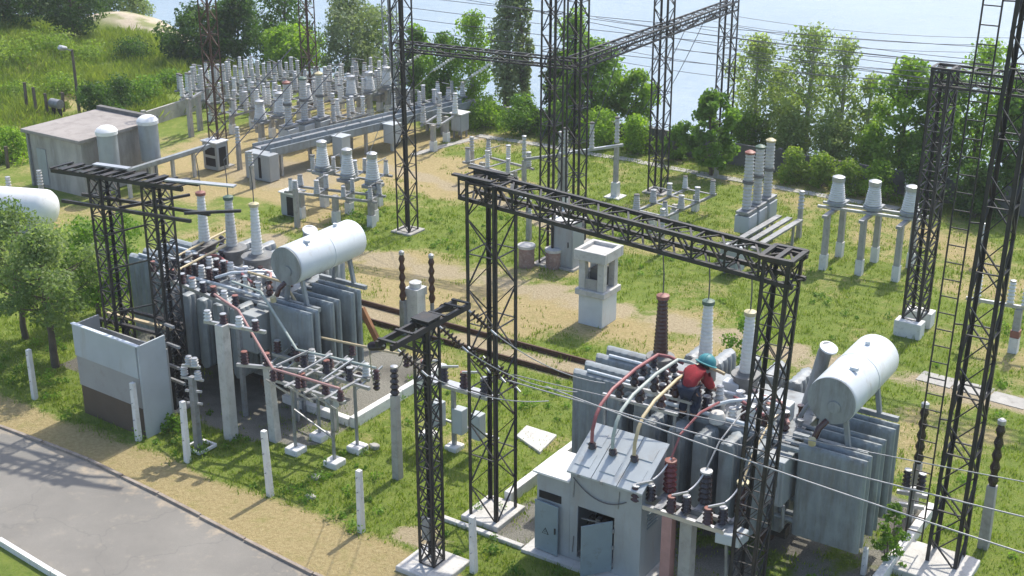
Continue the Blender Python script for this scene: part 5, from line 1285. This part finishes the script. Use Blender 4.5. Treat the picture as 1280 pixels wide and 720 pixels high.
for x, ty, by, lab in ((134, 157, 196, 'white dome-topped cylinder beside the grey building, nearer one'), (184, 144, 182, 'white dome-topped cylinder beside the grey building, farther one')):
    a = -30.62; b = bpx(x+8, a); r = .29; ztop = toprow(a, b, ty)
    t = thing('dome_cylinder', lab, 'cylinder', a, b)
    q = MB(); q.lathe([(r, 0), (r, ztop-.25-.75)], (a, b, .75), n=24); q.build('shell', 'cabinet_paint', t)
    q = MB(); q.lathe([(r+.03, 0), (r+.03, .1), (r*.93, .17), (r*.6, .23), (.01, .25)], (a, b, ztop-.248), n=24); q.build('dome', 'white_sheet', t)
    for s in (-.18, .18): q = MB(); q.bar((a+s, b, 0), (a+s, b, .75), .07); q.build('leg', 'grey_steel', t)
p, q_ = Vector((-30.05, 24.9, .8)), Vector((-30.05, 28.3, .8))
t = thing('pipe_rack', 'grey pipe rack running past the two dome-topped cylinders', 'rack', p.x, p.y)
for o, z in ((0, 0), (.18, .1)): q = MB(); q.bar(p+Vector((o, 0, z)), q_+Vector((o, 0, z)), .14, .10); q.build('rail', 'grey_paint', t)
for f in (.1, .35, .6, .85): v = p.lerp(q_, f); q = MB(); q.bar((v.x, v.y, 0), (v.x, v.y, .75), .09); q.build('leg', 'porcelain_grey', t)
q = MB(); a, b = G(30, 262, .55)
q.lathe([(.03, -.2), (.25, -.16), (.42, -.06), (.5, .05), (.52, .14), (.52, 2.06), (.5, 2.15), (.42, 2.26), (.25, 2.36), (.03, 2.4)], (a-1.55, b-.35, .55), (.93, .36, 0), 28)
t = thing('fuel_tank', 'big white horizontal tank at the left edge above the olive tree', 'tank', a, b); q.build('shell', 'white_sheet', t)
for s in (-.9, .2): q = MB(); q.cbox(a+s*.93, b+s*.36, -.05, .2, .7, .3); q.build('saddle', 'concrete', t)
def wall_run(label, p, q_, h, m='dark_concrete'):
    t = thing('concrete_wall', label, 'wall', *p); d = Vector((q_[0]-p[0], q_[1]-p[1], 0)); L = d.length; d.normalize(); k = round(L/2.4)
    for i in range(k):
        s0_, s1_ = L*i/k+.06, L*(i+1)/k-.06; A, B = Vector((*p, 0))+d*s0_, Vector((*p, 0))+d*s1_; dz = random.uniform(-.03, .03)
        q = MB(); q.bar((A.x, A.y, h/2-.15+dz), (B.x, B.y, h/2-.15+dz), .09, h+.3); q.build('panel', m, t)
    for i in range(k+1):
        v = Vector((*p, 0))+d*(L*i/k); q = MB(); q.cbox(v.x, v.y, -.3, .12, .14, h+.36); q.build('post', m, t)
wall_run('weathered dark panel wall along the back of the yard before the birches', (-24.5, 38.35), (-1.5, 37.7), .72)
wall_run('grey panel wall on the left side of the yard beyond the building', (-35.6, 28.6), (-36.6, 38.4), .55, 'concrete')
wall_run('panel wall at the rear left behind the farthest insulators', (-36.4, 38.6), (-24.8, 38.5), .6, 'concrete')

# lamp post, old fence posts and rusty gate posts beyond the building
a, b = G(100, 147)
t = thing('lamp_post', 'dark wooden lamp post with angled lamp head behind the building', 'lamp post', a, b)
z0 = ground_z(a, b)
q = MB(); q.tube((a, b, z0-.2), (a, b, 2.45), .06, .045, 10); q.build('pole', 'bark', t)
q = MB(); q.bar((a, b, 2.4), (a+.05, b-.35, 2.55), .04); ar = q.build('arm', 'grey_steel', t)
q = MB(); q.lathe([(.03, 0), (.07, .03), (.1, .3), (.06, .36)], (a+.04, b-.25, 2.53), (.1, -1, .25), 12); q.build('lamp_head', 'bright_steel', ar)
for i, (x, by, ty) in enumerate(((35, 146, 108), (47, 148, 112), (60, 146, 118), (80, 142, 122), (10, 210, 186))):
    a, b = G(x, by); z = ground_z(a, b); h = max(.7, top(x, by, ty))
    q = MB(); q.bar((a, b, z-.1), (a+random.uniform(-.05, .05), b, z+h), .08); q.single('fence_post', 'bark', ('leftmost thin dark post on the weedy slope behind the building', 'second thin dark post on the weedy slope', 'third thin dark post on the weedy slope', 'thin dark post nearest the lamp post', 'lone dark post in the tall grass left of the building')[i], 'post', a, b, z)
a, b = G(72, 146); t = thing('steel_drum', 'grey rounded drum on two dark legs on the weedy slope behind the building', 'drum', a, b); z = ground_z(a, b)*1.5; t.scale = (.7, .7, .7)
q = MB(); q.lathe([(.05, 0), (.24, .02), (.24, .7), (.05, .72)], (a-.36, b, z+.62), (1, 0, 0), 18); q.build('shell', 'grey_steel', t)
for s in (-.22, .22): q = MB(); q.bar((a+s, b, z-.1), (a+s, b, z+.6), .2, .14); q.build('leg', 'dark_void', t)

# ------------------------------------------------------------------ overhead wires
far = [((520, -4), (962, 38)), ((560, -4), (962, 52)), ((640, 8), (962, 68)), ((500, 8), (900, 52)), ((505, 22), (900, 66)), ((505, 36), (900, 80)), ((745, 22), (1240, 82)), ((905, 30), (1240, 76)), ((905, 44), (1240, 92)), ((905, 60), (1240, 104)), ((905, 72), (1240, 118))]
for i, (p, q_) in enumerate(far):
    z = 5.6-.15*i
    if i < 6: q_ = (1262, q_[1]+(q_[1]-p[1])*(1262-q_[0])/(q_[0]-p[0])*.8)
    A, B = G(*p, z)+(z,), G(*q_, z)+(z,)
    wire('thin high line strung across above the water', sag(A, B, .12), .008, 'dark_wire', 'wire', 'high lines above the water')
for i, (bx, dz) in enumerate(((30.2, 0), (31.4, 0), (32.6, 0), (35.4, 0), (36.6, 0), (37.8, 0))):
    lab = ('first', 'second', 'third', 'fourth', 'fifth', 'last')[i]+' disc string from the near end of the receding beam'
    e = string(lab, (-17.55, bx, 4.72), (-.75, -.1, -.55), 6, 'porcelain_dark', .05)
    wire(lab.split()[0]+' slack jumper hanging under the receding beam, counted from its near end', sag(e, (-18.6 if i < 3 else -19.0, bx-.6, 1.9), .1), .010, 'dark_wire')
    wire(lab.split()[0]+' line leaving the receding beam to the right, counted from its near end', sag((-17.1, bx, 4.72), (-6, bx+2.2, 5.0), .35), .006, 'dark_wire')
for i, a in enumerate((-21.2, -20.2, -19.0)):
    e = string(('left', 'middle', 'right')[i]+' pale insulator rod slanting down from the beam between lone tower and pair', (a, 27.9, 4.84), (-.62, -.3, -.45), 9, 'porcelain_white', .045, step=.075)
    wire(('left', 'middle', 'right')[i]+' line sagging from the pale rods towards the deep left yard', sag(e, (a-6.0, 30.5, 1.9), .35), .009, 'wire')
for i, (p, q_, z0_, z1_) in enumerate((((455, 205), (500, 60), 2.0, 5.0), ((405, 180), (500, 62), 2.0, 5.0), ((432, 190), (620, 70), 2.0, 5.0))):
    A, B = G(*p, z0_)+(z0_,), G(*q_, z1_)+(z1_,)
    wire(('slack line from the front stand up to the lone tower', 'slack line from the yellow-capped breaker up to the lone tower', 'slack line from the middle front instrument transformer to the thin beam')[i], sag(A, B, .3), .008, 'wire')

# ------------------------------------------------------------------ trees and shrubs
def leaf_cloud(centers, radii, counts, size, flat=.0, tint_c=None):
    """clumps of small leaves; returns quads and a tint per leaf"""
    V = []; T = []
    for (c, r, k, tc) in zip(centers, radii, counts, tint_c):
        u = rng.normal(size=(k, 3)); u /= np.linalg.norm(u, axis=1)[:, None]
        d = u*(rng.random(k)**.45)[:, None]*np.array(r)
        pc = np.array(c)+d
        n_ = u*.6+rng.normal(size=(k, 3))*.7+np.array([0, 0, .35]); n_ /= np.linalg.norm(n_, axis=1)[:, None]
        t = np.cross(n_, rng.normal(size=(k, 3))); t /= np.linalg.norm(t, axis=1)[:, None]+1e-9
        bt = np.cross(n_, t); s = size*(.6+.8*rng.random(k))[:, None]
        q = np.stack([pc-t*s*.5, pc+bt*s*.34, pc+t*s*.6, pc-bt*s*.34], 1)
        V.append(q); T.append(np.clip(tc+rng.normal(size=k)*.22, 0, 1))
    V = np.concatenate(V); T = np.concatenate(T)
    return V, T
def leaf_mesh(name, V, T, m):
    k = len(V); me = np_mesh(name, V.reshape(-1, 3), np.arange(4*k).reshape(k, 4))
    at = me.attributes.new('tint', 'FLOAT', 'FACE'); at.data.foreach_set('value', T.astype(np.float32)); me.materials.append(MATS[m]); return me
def tree(label, a, b, h, w, kind='round', m='leaf_mid', n=3500, size=.13, bark='bark', cat='tree', name='tree', base=0., trunk=.0, dens=1., z=None):
    z = ground_z(a, b) if z is None else z
    t = thing(name, label, cat, a, b, z)
    cs = []; rs = []; tc = []
    limbs = MB(); tr = MB(); r0 = trunk or max(.04, h*.022)
    lean = random.uniform(-.05, .05)*h, random.uniform(-.05, .05)*h
    cx = lambda f: (a+lean[0]*f, b+lean[1]*f)
    z0 = z+h*base
    if kind != 'shrub':
        pts = [(cx(f)[0]+random.uniform(-.02, .02)*h*.5, cx(f)[1]+random.uniform(-.02, .02)*h*.5, z-.2+(h*.92+.2)*f) for f in np.linspace(0, 1, 7)]
        tr.path(pts, [r0*(1.15-f*.98) for f in np.linspace(0, 1, 7)], 9)
    K = {'round': 34, 'poplar': 26, 'birch': 30, 'shrub': 16, 'open': 36}[kind]
    K = int(K*(1 if h < 4 else 1.25))
    for i in range(K):
        f = (i+.5)/K
        ang = i*2.4+random.uniform(-.5, .5)
        if kind == 'poplar': prof = w*.5*(math.sin(math.pi*min(1, f*.9+.12))**.6); rad = prof*random.uniform(.25, .85); cr = w*.26*random.uniform(.7, 1.2)
        elif kind == 'birch': prof = w*.5*(math.sin(math.pi*min(1, .12+f*.86))**.8); rad = prof*random.uniform(.2, 1.05); cr = w*.23*random.uniform(.6, 1.3)
        elif kind == 'shrub': prof = w*.5*math.sqrt(max(.05, 1-f*f*.9)); rad = prof*random.uniform(.1, .9); cr = w*.21*random.uniform(.7, 1.25)
        elif kind == 'open': prof = w*.5*math.sqrt(max(.05, 1-(2*f-.9)**2)); rad = prof*random.uniform(.3, 1.0); cr = w*.125*random.uniform(.6, 1.4)
        else: prof = w*.5*math.sqrt(max(.06, 1-(2*f-.95)**2)); rad = prof*random.uniform(.3, .95); cr = w*.17*random.uniform(.7, 1.35)
        zz = z0+(h*(1-base))*(.06+.88*f)
        c = (cx(zz/h*.5)[0]+rad*math.cos(ang), cx(zz/h*.5)[1]+rad*math.sin(ang), zz)
        cs.append(c); rs.append((cr, cr, cr*(1.5 if kind == 'poplar' else .8))); tc.append(random.choice((.15, .4, .5, .6, .85)))
        if kind != 'shrub' or i % 3 == 0:
            ff = max(.05, min(.9, (zz-z)/h-.12)); s0_ = (cx(ff)[0], cx(ff)[1], z+h*ff) if kind != 'shrub' else (a+random.uniform(-.1, .1), b+random.uniform(-.1, .1), z-.05)
            mid = Vector(s0_).lerp(Vector(c), .55)+Vector((0, 0, -.05*h*.3))
            limbs.path([s0_, mid, c], [r0*.35*(1.1-ff), r0*.2, r0*.06], 5)
    tot = sum(r[0]**2 for r in rs); cnt = [max(6, int(n*dens*r[0]**2/tot)) for r in rs]
    V, T = leaf_cloud(cs, rs, cnt, size, tint_c=tc)
    V -= np.array([a, b, z])
    if kind != 'shrub': tr.build('trunk', bark, t)
    limbs.build('limb', bark if kind != 'shrub' else 'bark', t)
    cr_ = bpy.data.objects.new('crown', leaf_mesh('crown', V, T, m)); COL.objects.link(cr_); cr_.parent = t
    return t
def tpx(x, bb, ty, z=None):
    """column x of the photo at yard depth bb; crown top at row ty -> (a, b, height above ground)"""
    # find a so that the point (a, bb) shows in column x
    lo, hi = -90., 30.
    for _ in range(50):
        mid = (lo+hi)/2; X, Y = W(mid, bb); dep = Y*math.cos(PITCH)+H*math.sin(PITCH)
        if 640+F*X/dep < x: lo = mid
        else: hi = mid
    a = (lo+hi)/2; X, Y = W(a, bb)
    dy = (360-ty)/F; yy = math.cos(PITCH)+dy*math.sin(PITCH); zz = -math.sin(PITCH)+dy*math.cos(PITCH)
    zt = H+zz*Y/yy; return a, bb, zt-ground_z(a, bb)
TR = [  # label, x, depth b, top row, width, kind, leaf, count, bark
    ('tall narrow grey-green poplar cut off by the top of the photo, broader of two', 634, 39.6, -40, 1.3, 'poplar', 'leaf_grey', 5200, 'bark'),
    ('very thin grey-green poplar right beside the broader one', 656, 40.2, -55, .75, 'poplar', 'leaf_grey', 2600, 'bark'),
    ('bright fresh-green birch just left of the poplars', 590, 39.2, 12, 1.7, 'birch', 'leaf_bright', 5200, 'birch_bark'),
    ('leafy green tree behind the lone tower, left of the bright birch', 556, 39.0, 38, 1.6, 'birch', 'leaf_mid', 4200, 'bark'),
    ('small green tree left behind the lone tower', 522, 39.4, 30, 1.5, 'round', 'leaf_mid', 3600, 'bark'),
    ('broad dark green tree behind the adjoining towers', 742, 39.6, 52, 2.7, 'round', 'leaf_mid', 8500, 'bark'),
    ('slim bright tree rising between the adjoining towers', 716, 40.4, 10, 1.7, 'birch', 'leaf_bright', 5000, 'bark'),
    ('small rounded green tree right of the broad dark one', 794, 40.0, 88, 1.5, 'round', 'leaf_bright', 4000, 'bark'),
    ('small dark conifer-like tree between poplars and the adjoining towers', 694, 39.4, 66, 1.0, 'poplar', 'leaf_dark', 3000, 'bark'),
    ('spreading dark green sapling in front of the back wall, by the breaker trio', 888, 36.6, 112, 2.0, 'open', 'leaf_mid', 5200, 'bark'),
    ('pale airy birch right behind the breaker trio, full crown', 942, 39.8, 40, 2.0, 'birch', 'leaf_pale', 5600, 'birch_bark'),
    ('tallest pale airy birch in the row behind the dark wall', 1004, 40.2, 26, 2.1, 'birch', 'leaf_pale', 4800, 'birch_bark'),
    ('pale sparse birch with a bare stem, third in the row behind the dark wall', 1046, 40.0, 42, 1.4, 'birch', 'leaf_pale', 3000, 'birch_bark'),
    ('thin sparse sapling between the pale birches and the bushy trees', 1080, 40.2, 86, 1.1, 'birch', 'leaf_pale', 2000, 'birch_bark'),
    ('bright bushy tree left of the tower on whitewashed blocks', 1124, 39.2, 70, 2.2, 'round', 'leaf_bright', 6200, 'bark'),
    ('darker bushy tree right behind the tower on whitewashed blocks', 1166, 38.9, 88, 2.4, 'round', 'leaf_mid', 6800, 'bark'),
    ('tall green tree seen above the right-hand beam', 1214, 40.0, 44, 2.2, 'birch', 'leaf_bright', 5200, 'bark'),
    ('broad green tree behind the tallest tower at the right edge', 1262, 38.8, 92, 2.6, 'round', 'leaf_mid', 7200, 'bark'),
    ('tree at the far right edge beyond the tallest tower', 1300, 39.4, 70, 2.4, 'round', 'leaf_mid', 5200, 'bark'),
    ('light lower birch crown filling the gap behind the breaker trio', 972, 40.8, 80, 1.6, 'birch', 'leaf_pale', 2600, 'birch_bark'),
    ('huge dark tree in the top left corner', 18, 36.6, -70, 4.2, 'round', 'leaf_dark', 11000, 'bark'),
    ('dark tree in the top left, right of the huge one', 92, 39.2, -60, 3.6, 'round', 'leaf_dark', 10000, 'bark'),
    ('dark tree in the top left behind and between its two big neighbours', 60, 42.5, -60, 4.0, 'round', 'leaf_dark', 9000, 'bark'),
    ('dark tree in the top left behind the sandy bank', 128, 47.5, -60, 3.4, 'round', 'leaf_dark', 8000, 'bark'),
    ('grey-green tree at the top left beside the sandy bank', 168, 47.5, -14, 2.0, 'round', 'leaf_olive', 4200, 'bark'),
    ('dark rounded tree behind the rusty tower, above the back insulators', 252, 39.2, 12, 3.0, 'round', 'leaf_dark', 9500, 'bark'),
    ('dark tree behind the rusty tower leaning on the rounded one', 298, 40.2, -12, 2.6, 'round', 'leaf_dark', 8000, 'bark'),
    ('bright light-green spreading tree behind the breaker rows', 366, 40.4, 34, 2.8, 'round', 'leaf_bright', 8500, 'bark'),
    ('grey-green feathery tree at the top, right of the bright spreading one', 436, 40.8, -10, 2.8, 'round', 'leaf_grey', 6500, 'bark'),
    ('dark tree high behind the bright spreading one', 352, 43.5, -30, 3.4, 'round', 'leaf_dark', 7000, 'bark'),
    ('olive small-leaved tree at the top behind the feathery one', 468, 42.5, 5, 2.2, 'round', 'leaf_olive', 5000, 'bark'),
]
for lab, x, bb, ty, w, kind, m_, n_, bk in TR:
    a, b, h = tpx(x, bb, ty)
    tree(lab, a, b, h, w, kind, m_, n_, .12 if kind != 'birch' else .10, bk, base=.08 if kind in ('round', 'open') else .07)
SH = [('bushy green shrub mass left of the sapling group below the poplars', 610, 37.7, 122, 1.8, 'leaf_bright'), ('broad shrub below the poplars beside the white path', 655, 37.6, 120, 2.0, 'leaf_mid'), ('shrub at the foot of the adjoining towers trees', 702, 37.8, 128, 1.5, 'leaf_mid'),
      ('yellow-green shrub behind the tall disconnector', 752, 37.6, 138, 1.7, 'leaf_bright'), ('low shrub right of the yellow-green one by the wall', 795, 37.6, 145, 1.5, 'leaf_bright'), ('shrub in front of the wall left of the spreading sapling', 845, 37.6, 158, 1.0, 'leaf_mid'),
      ('dark shrub between the wall and the lone tower', 540, 38.2, 100, 1.5, 'leaf_mid'), ('low green shrub beyond the cable trough cabinet', 578, 37.6, 128, 1.1, 'leaf_mid'),
      ('dark green rounded shrub on the slope above the far end of the building', 166, 37.8, 52, 2.4, 'leaf_dark'), ('dark creeper hedge on the side wall right behind the building', 122, 30.4, 102, 1.7, 'leaf_dark'), ('dark creeper hedge on the side wall, middle clump', 154, 32.0, 98, 1.8, 'leaf_dark'), ('creeper hedge on the side wall, third clump from the building', 186, 33.8, 100, 1.8, 'leaf_mid'), ('creeper hedge on the side wall, farthest clump by the insulators', 214, 36.0, 94, 1.8, 'leaf_mid'),
      ('yellow-green thicket on the slope left of the lamp post', 58, 35.6, 66, 3.0, 'leaf_weed'), ('tall weedy thicket at the left edge of the photo', 6, 33.5, 66, 3.0, 'leaf_weed'), ('yellow-green thicket right behind the lamp post', 108, 36.4, 62, 2.6, 'leaf_weed'), ('low yellow-green thicket in front of the lamp post foot', 82, 32.4, 98, 2.0, 'leaf_weed'), ('low weedy thicket left of the dark posts', 24, 31.0, 112, 2.0, 'leaf_weed'),
      ('low yellow-green weeds at the foot of the dark wall, right beside the breaker trio', 990, 37.35, 186, 1.3, 'leaf_weed'), ('low yellow-green weeds at the foot of the dark wall before the tallest birch', 1024, 37.3, 192, 1.2, 'leaf_weed'), ('low yellow-green weeds at the foot of the dark wall before the pale insulator post', 1060, 37.2, 200, 1.2, 'leaf_weed'), ('low green weeds at the foot of the dark wall behind the six-post stand', 1098, 37.2, 204, 1.3, 'leaf_bright'),
      ('undergrowth behind the dark wall below the full birch', 930, 39.3, 142, 1.8, 'leaf_bright'), ('undergrowth behind the dark wall below the tallest birch', 985, 39.4, 138, 2.0, 'leaf_pale'), ('undergrowth behind the dark wall below the bare-stemmed birch', 1040, 39.4, 148, 2.0, 'leaf_pale'), ('undergrowth behind the dark wall beside the thin sapling', 1086, 39.3, 160, 1.6, 'leaf_bright'),
      ('small green bush behind the twin-column gantry', 160, 20.3, 262, 1.3, 'leaf_mid'), ('green bush half under the twin-column gantry', 186, 18.8, 352, .9, 'leaf_mid'), ('green bush beyond the bushing turrets of the nearer transformer', 925, 21.6, 388, 1.0, 'leaf_mid'),
      ('weedy bush left of the building corner', 18, 26.0, 160, 1.6, 'leaf_bright'), ('dark undergrowth left of the twin-column gantry', 118, 19.2, 400, 1.0, 'leaf_mid'), ('low bush at the foot of the pit kerb by the tallest tower', 1112, 18.6, 625, .5, 'leaf_mid'), ('green weeds under the sheet-metal cabinet side panel', 216, 15.6, 520, .45, 'leaf_mid'),
      ('shrub against the dark wall right of the breaker trio', 1150, 37.0, 190, 1.4, 'leaf_dark'), ('dark shrub against the wall near the right edge', 1215, 37.0, 205, 1.8, 'leaf_dark')]
for lab, x, bb, ty, w, m_ in SH:
    a, b, h = tpx(x, bb, ty)
    tree(lab, a, b, max(.25, h), w, 'shrub', m_, int(1500*w*max(.6, min(1.6, h))), .085 if bb > 25 else .06, cat='shrub', name='shrub')
# olive-coloured tree in the left foreground, two neighbours
tree('olive-green foreground tree with slanting trunk left of the twin-column gantry', -22.35, 16.3, 3.05, 2.5, 'open', 'leaf_olive', 8000, .07, base=.34, trunk=.085, dens=1.2)
tree('olive-green tree at the left edge below the white tank', -24.1, 16.9, 3.15, 2.3, 'open', 'leaf_olive', 7000, .07, base=.25, trunk=.07)
tree('green tree behind the olive foreground one, darker', -23.7, 18.6, 2.3, 1.8, 'round', 'leaf_mid', 5000, .075, base=.2, trunk=.06)

# ------------------------------------------------------------------ grass blades
def grass(n_):
    A = rng.uniform(-26, -1.5, n_*3); B = 13.0+(rng.random(n_*3)**1.5)*26; keep = []
    for i in range(len(A)):
        dr, di, gr, sa = masks(A[i], B[i]); s = 1.1-max(0, dr)*1.25-max(0, di)*1.1-gr*1.05
        if rng.random() < s and not (-20.3 < A[i] < -18.1 and 15.1 < B[i] < 15.9) and not (-10.35 < A[i] < -7.95 and 15.7 < B[i] < 16.9) and B[i] > 13.9: keep.append(i)
        if len(keep) >= n_: break
    A, B = A[keep], B[keep]; k = len(A); per = 5
    A = np.repeat(A, per)+rng.normal(size=k*per)*.05; B = np.repeat(B, per)+rng.normal(size=k*per)*.05; k *= per
    near = 1-np.clip((B-14)/18, 0, 1)
    hh = (.05+.09*rng.random(k)**2)*(.75+.45*np.array([fb(x, y, .9, 4) for x, y in zip(A[::per], B[::per])]).repeat(per))
    hh = np.clip(hh, .03, .2); th = rng.random(k)*6.283; wd = .008+.006*rng.random(k)+.004*(1-near); le = hh*.6
    dx, dy = np.cos(th), np.sin(th); z = np.zeros(k)
    tx, ty = rng.normal(size=k)*.5, rng.normal(size=k)*.5
    V = np.stack([np.stack([A-dx*wd, B-dy*wd, z-.01], 1), np.stack([A+dx*wd, B+dy*wd, z-.01], 1), np.stack([A+tx*le, B+ty*le, hh], 1)], 1)
    me = np_mesh('grass', V.reshape(-1, 3), np.arange(3*k).reshape(k, 3))
    at = me.attributes.new('tint', 'FLOAT', 'FACE'); at.data.foreach_set('value', np.clip(rng.random(k)*.9+.1*rng.normal(size=k), 0, 1).astype(np.float32)); me.materials.append(MATS['grass_blade'])
    ob = bpy.data.objects.new('grass', me); COL.objects.link(ob); place(ob, 0, 0); ob['kind'] = 'stuff'; ob['label'] = 'short green grass with dry patches covering the yard'; ob['category'] = 'grass'
grass(26000)
def broad_weeds():
    cs, rs, kn, tc = [], [], [], []
    while len(cs) < 420:
        a, b = random.uniform(-24, -2), 14.3+random.random()**1.7*18
        dr, di, gr, sa = masks(a, b)
        if dr > .35 or di > .4 or fb(a, b, .6, 77) < -.05 or (-20.4 < a < -18 and 15 < b < 16) or (-10.5 < a < -7.8 and 15.6 < b < 17): continue
        if gr > .5 and random.random() < .8: continue
        r = random.uniform(.05, .16)*(1.3 if b < 15.4 else 1); cs.append((a, b, r*.5)); rs.append((r, r, r*.8)); kn.append(int(18+r*260)); tc.append(random.random())
    V, T = leaf_cloud(cs, rs, kn, .045, tint_c=tc); V[:, :, 2] = np.maximum(V[:, :, 2], .0)
    ob = bpy.data.objects.new('weeds', leaf_mesh('weeds', V, T, 'leaf_mid')); COL.objects.link(ob); place(ob, 0, 0); ob['kind'] = 'stuff'; ob['label'] = 'low broad-leaved weeds scattered through the yard grass'; ob['category'] = 'weeds'
broad_weeds()
def weeds():
    k = 90000; A = rng.uniform(-56, -36, k); B = rng.uniform(24, 42, k)
    nz = np.array([fb(x, y, .35, 12) for x, y in zip(A, B)]); dense = nz > -.28
    A, B, nz = A[dense], B[dense], nz[dense]; ok_ = B < 41.8; A, B, nz = A[ok_], B[ok_], nz[ok_]; k = len(A)
    Z = np.array([ground_z(x, y) for x, y in zip(A, B)])
    hh = (.14+.26*rng.random(k))*(.8+.9*np.clip(nz+.2, 0, 1)); th = rng.random(k)*6.283; wd = .010+.014*rng.random(k)
    dx, dy = np.cos(th)*wd, np.sin(th)*wd; tx, ty = rng.normal(size=k)*.35*hh, rng.normal(size=k)*.35*hh
    V = np.stack([np.stack([A-dx, B-dy, Z-.02], 1), np.stack([A+dx, B+dy, Z-.02], 1), np.stack([A+tx+dx, B+ty+dy, Z+hh*.7], 1), np.stack([A+tx*1.3, B+ty*1.3, Z+hh], 1)], 1)
    me = np_mesh('weeds', V.reshape(-1, 3), np.arange(4*k).reshape(k, 4))
    at = me.attributes.new('tint', 'FLOAT', 'FACE'); at.data.foreach_set('value', np.clip(.45+nz*.6+.25*rng.normal(size=k), 0, 1).astype(np.float32)); me.materials.append(MATS['grass_blade'])
    ob = bpy.data.objects.new('weeds', me); COL.objects.link(ob); place(ob, 0, 0); ob['kind'] = 'stuff'; ob['label'] = 'tall yellow-green weeds on the slope beyond the building'; ob['category'] = 'weeds'
weeds()

# ------------------------------------------------------------------ hazy summer air over the river
m, n, out = nt('haze'); v = add(n, 'ShaderNodeVolumePrincipled')
v.inputs['Color'].default_value = (.93, .96, 1, 1); v.inputs['Density'].default_value = .0008; v.inputs['Anisotropy'].default_value = .35
n.links.new(v.outputs[0], out.inputs['Volume'])
hz = bpy.data.meshes.new('haze'); q = MB().box(-1900, 1900, -1900, 2400, -4.2, 13.2)
hz = q.mesh('haze', m, (0, 0, 0), False); ho = bpy.data.objects.new('haze', hz); COL.objects.link(ho); ho['kind'] = 'stuff'; ho['label'] = 'thin summer haze over the yard and river'; ho['category'] = 'haze'
# ------------------------------------------------------------------ light, camera
SUN_AZ, SUN_EL = 56.5, 55.0                     # direction to the sun, degrees from +x towards +y
az, el = math.radians(SUN_AZ), math.radians(SUN_EL)
ts = Vector((math.cos(az)*math.cos(el), math.sin(az)*math.cos(el), math.sin(el)))
L = bpy.data.lights.new('sun', 'SUN'); L.energy = 2.75; L.angle = math.radians(.8); L.color = (1, .945, .85)
lo = bpy.data.objects.new('sun', L); COL.objects.link(lo); lo.rotation_euler = (-ts).to_track_quat('-Z', 'Y').to_euler(); lo.location = (0, 0, 40)
w = bpy.data.worlds.new('World'); scn.world = w; w.use_nodes = True
wn = w.node_tree; wn.nodes.clear(); o = wn.nodes.new('ShaderNodeOutputWorld'); bg = wn.nodes.new('ShaderNodeBackground'); sk = wn.nodes.new('ShaderNodeTexSky')
sk.sky_type = 'NISHITA'; sk.sun_disc = False; sk.sun_elevation = el; sk.sun_rotation = math.pi/2-az; sk.air_density = 1.0; sk.dust_density = 2.2
bg.inputs[1].default_value = .15
wn.links.new(sk.outputs[0], bg.inputs[0]); wn.links.new(bg.outputs[0], o.inputs[0])
cd = bpy.data.cameras.new('camera'); cam = bpy.data.objects.new('camera', cd); COL.objects.link(cam)
cd.sensor_width = 36; cd.lens = 36*F/1280; cd.clip_end = 20000; cd.clip_start = .1
cam.location = (0, 0, H); cam.rotation_euler = (math.pi/2-PITCH, 0, 0); scn.camera = cam
vs_ = scn.view_settings; vs_.view_transform = 'Standard'; vs_.look = 'None'; vs_.gamma = 1; vs_.exposure = 0.84; vs_.use_curve_mapping = False
scn.cycles.max_bounces = 6; scn.cycles.diffuse_bounces = 2; scn.cycles.glossy_bounces = 2; scn.cycles.transmission_bounces = 3; scn.cycles.transparent_max_bounces = 4
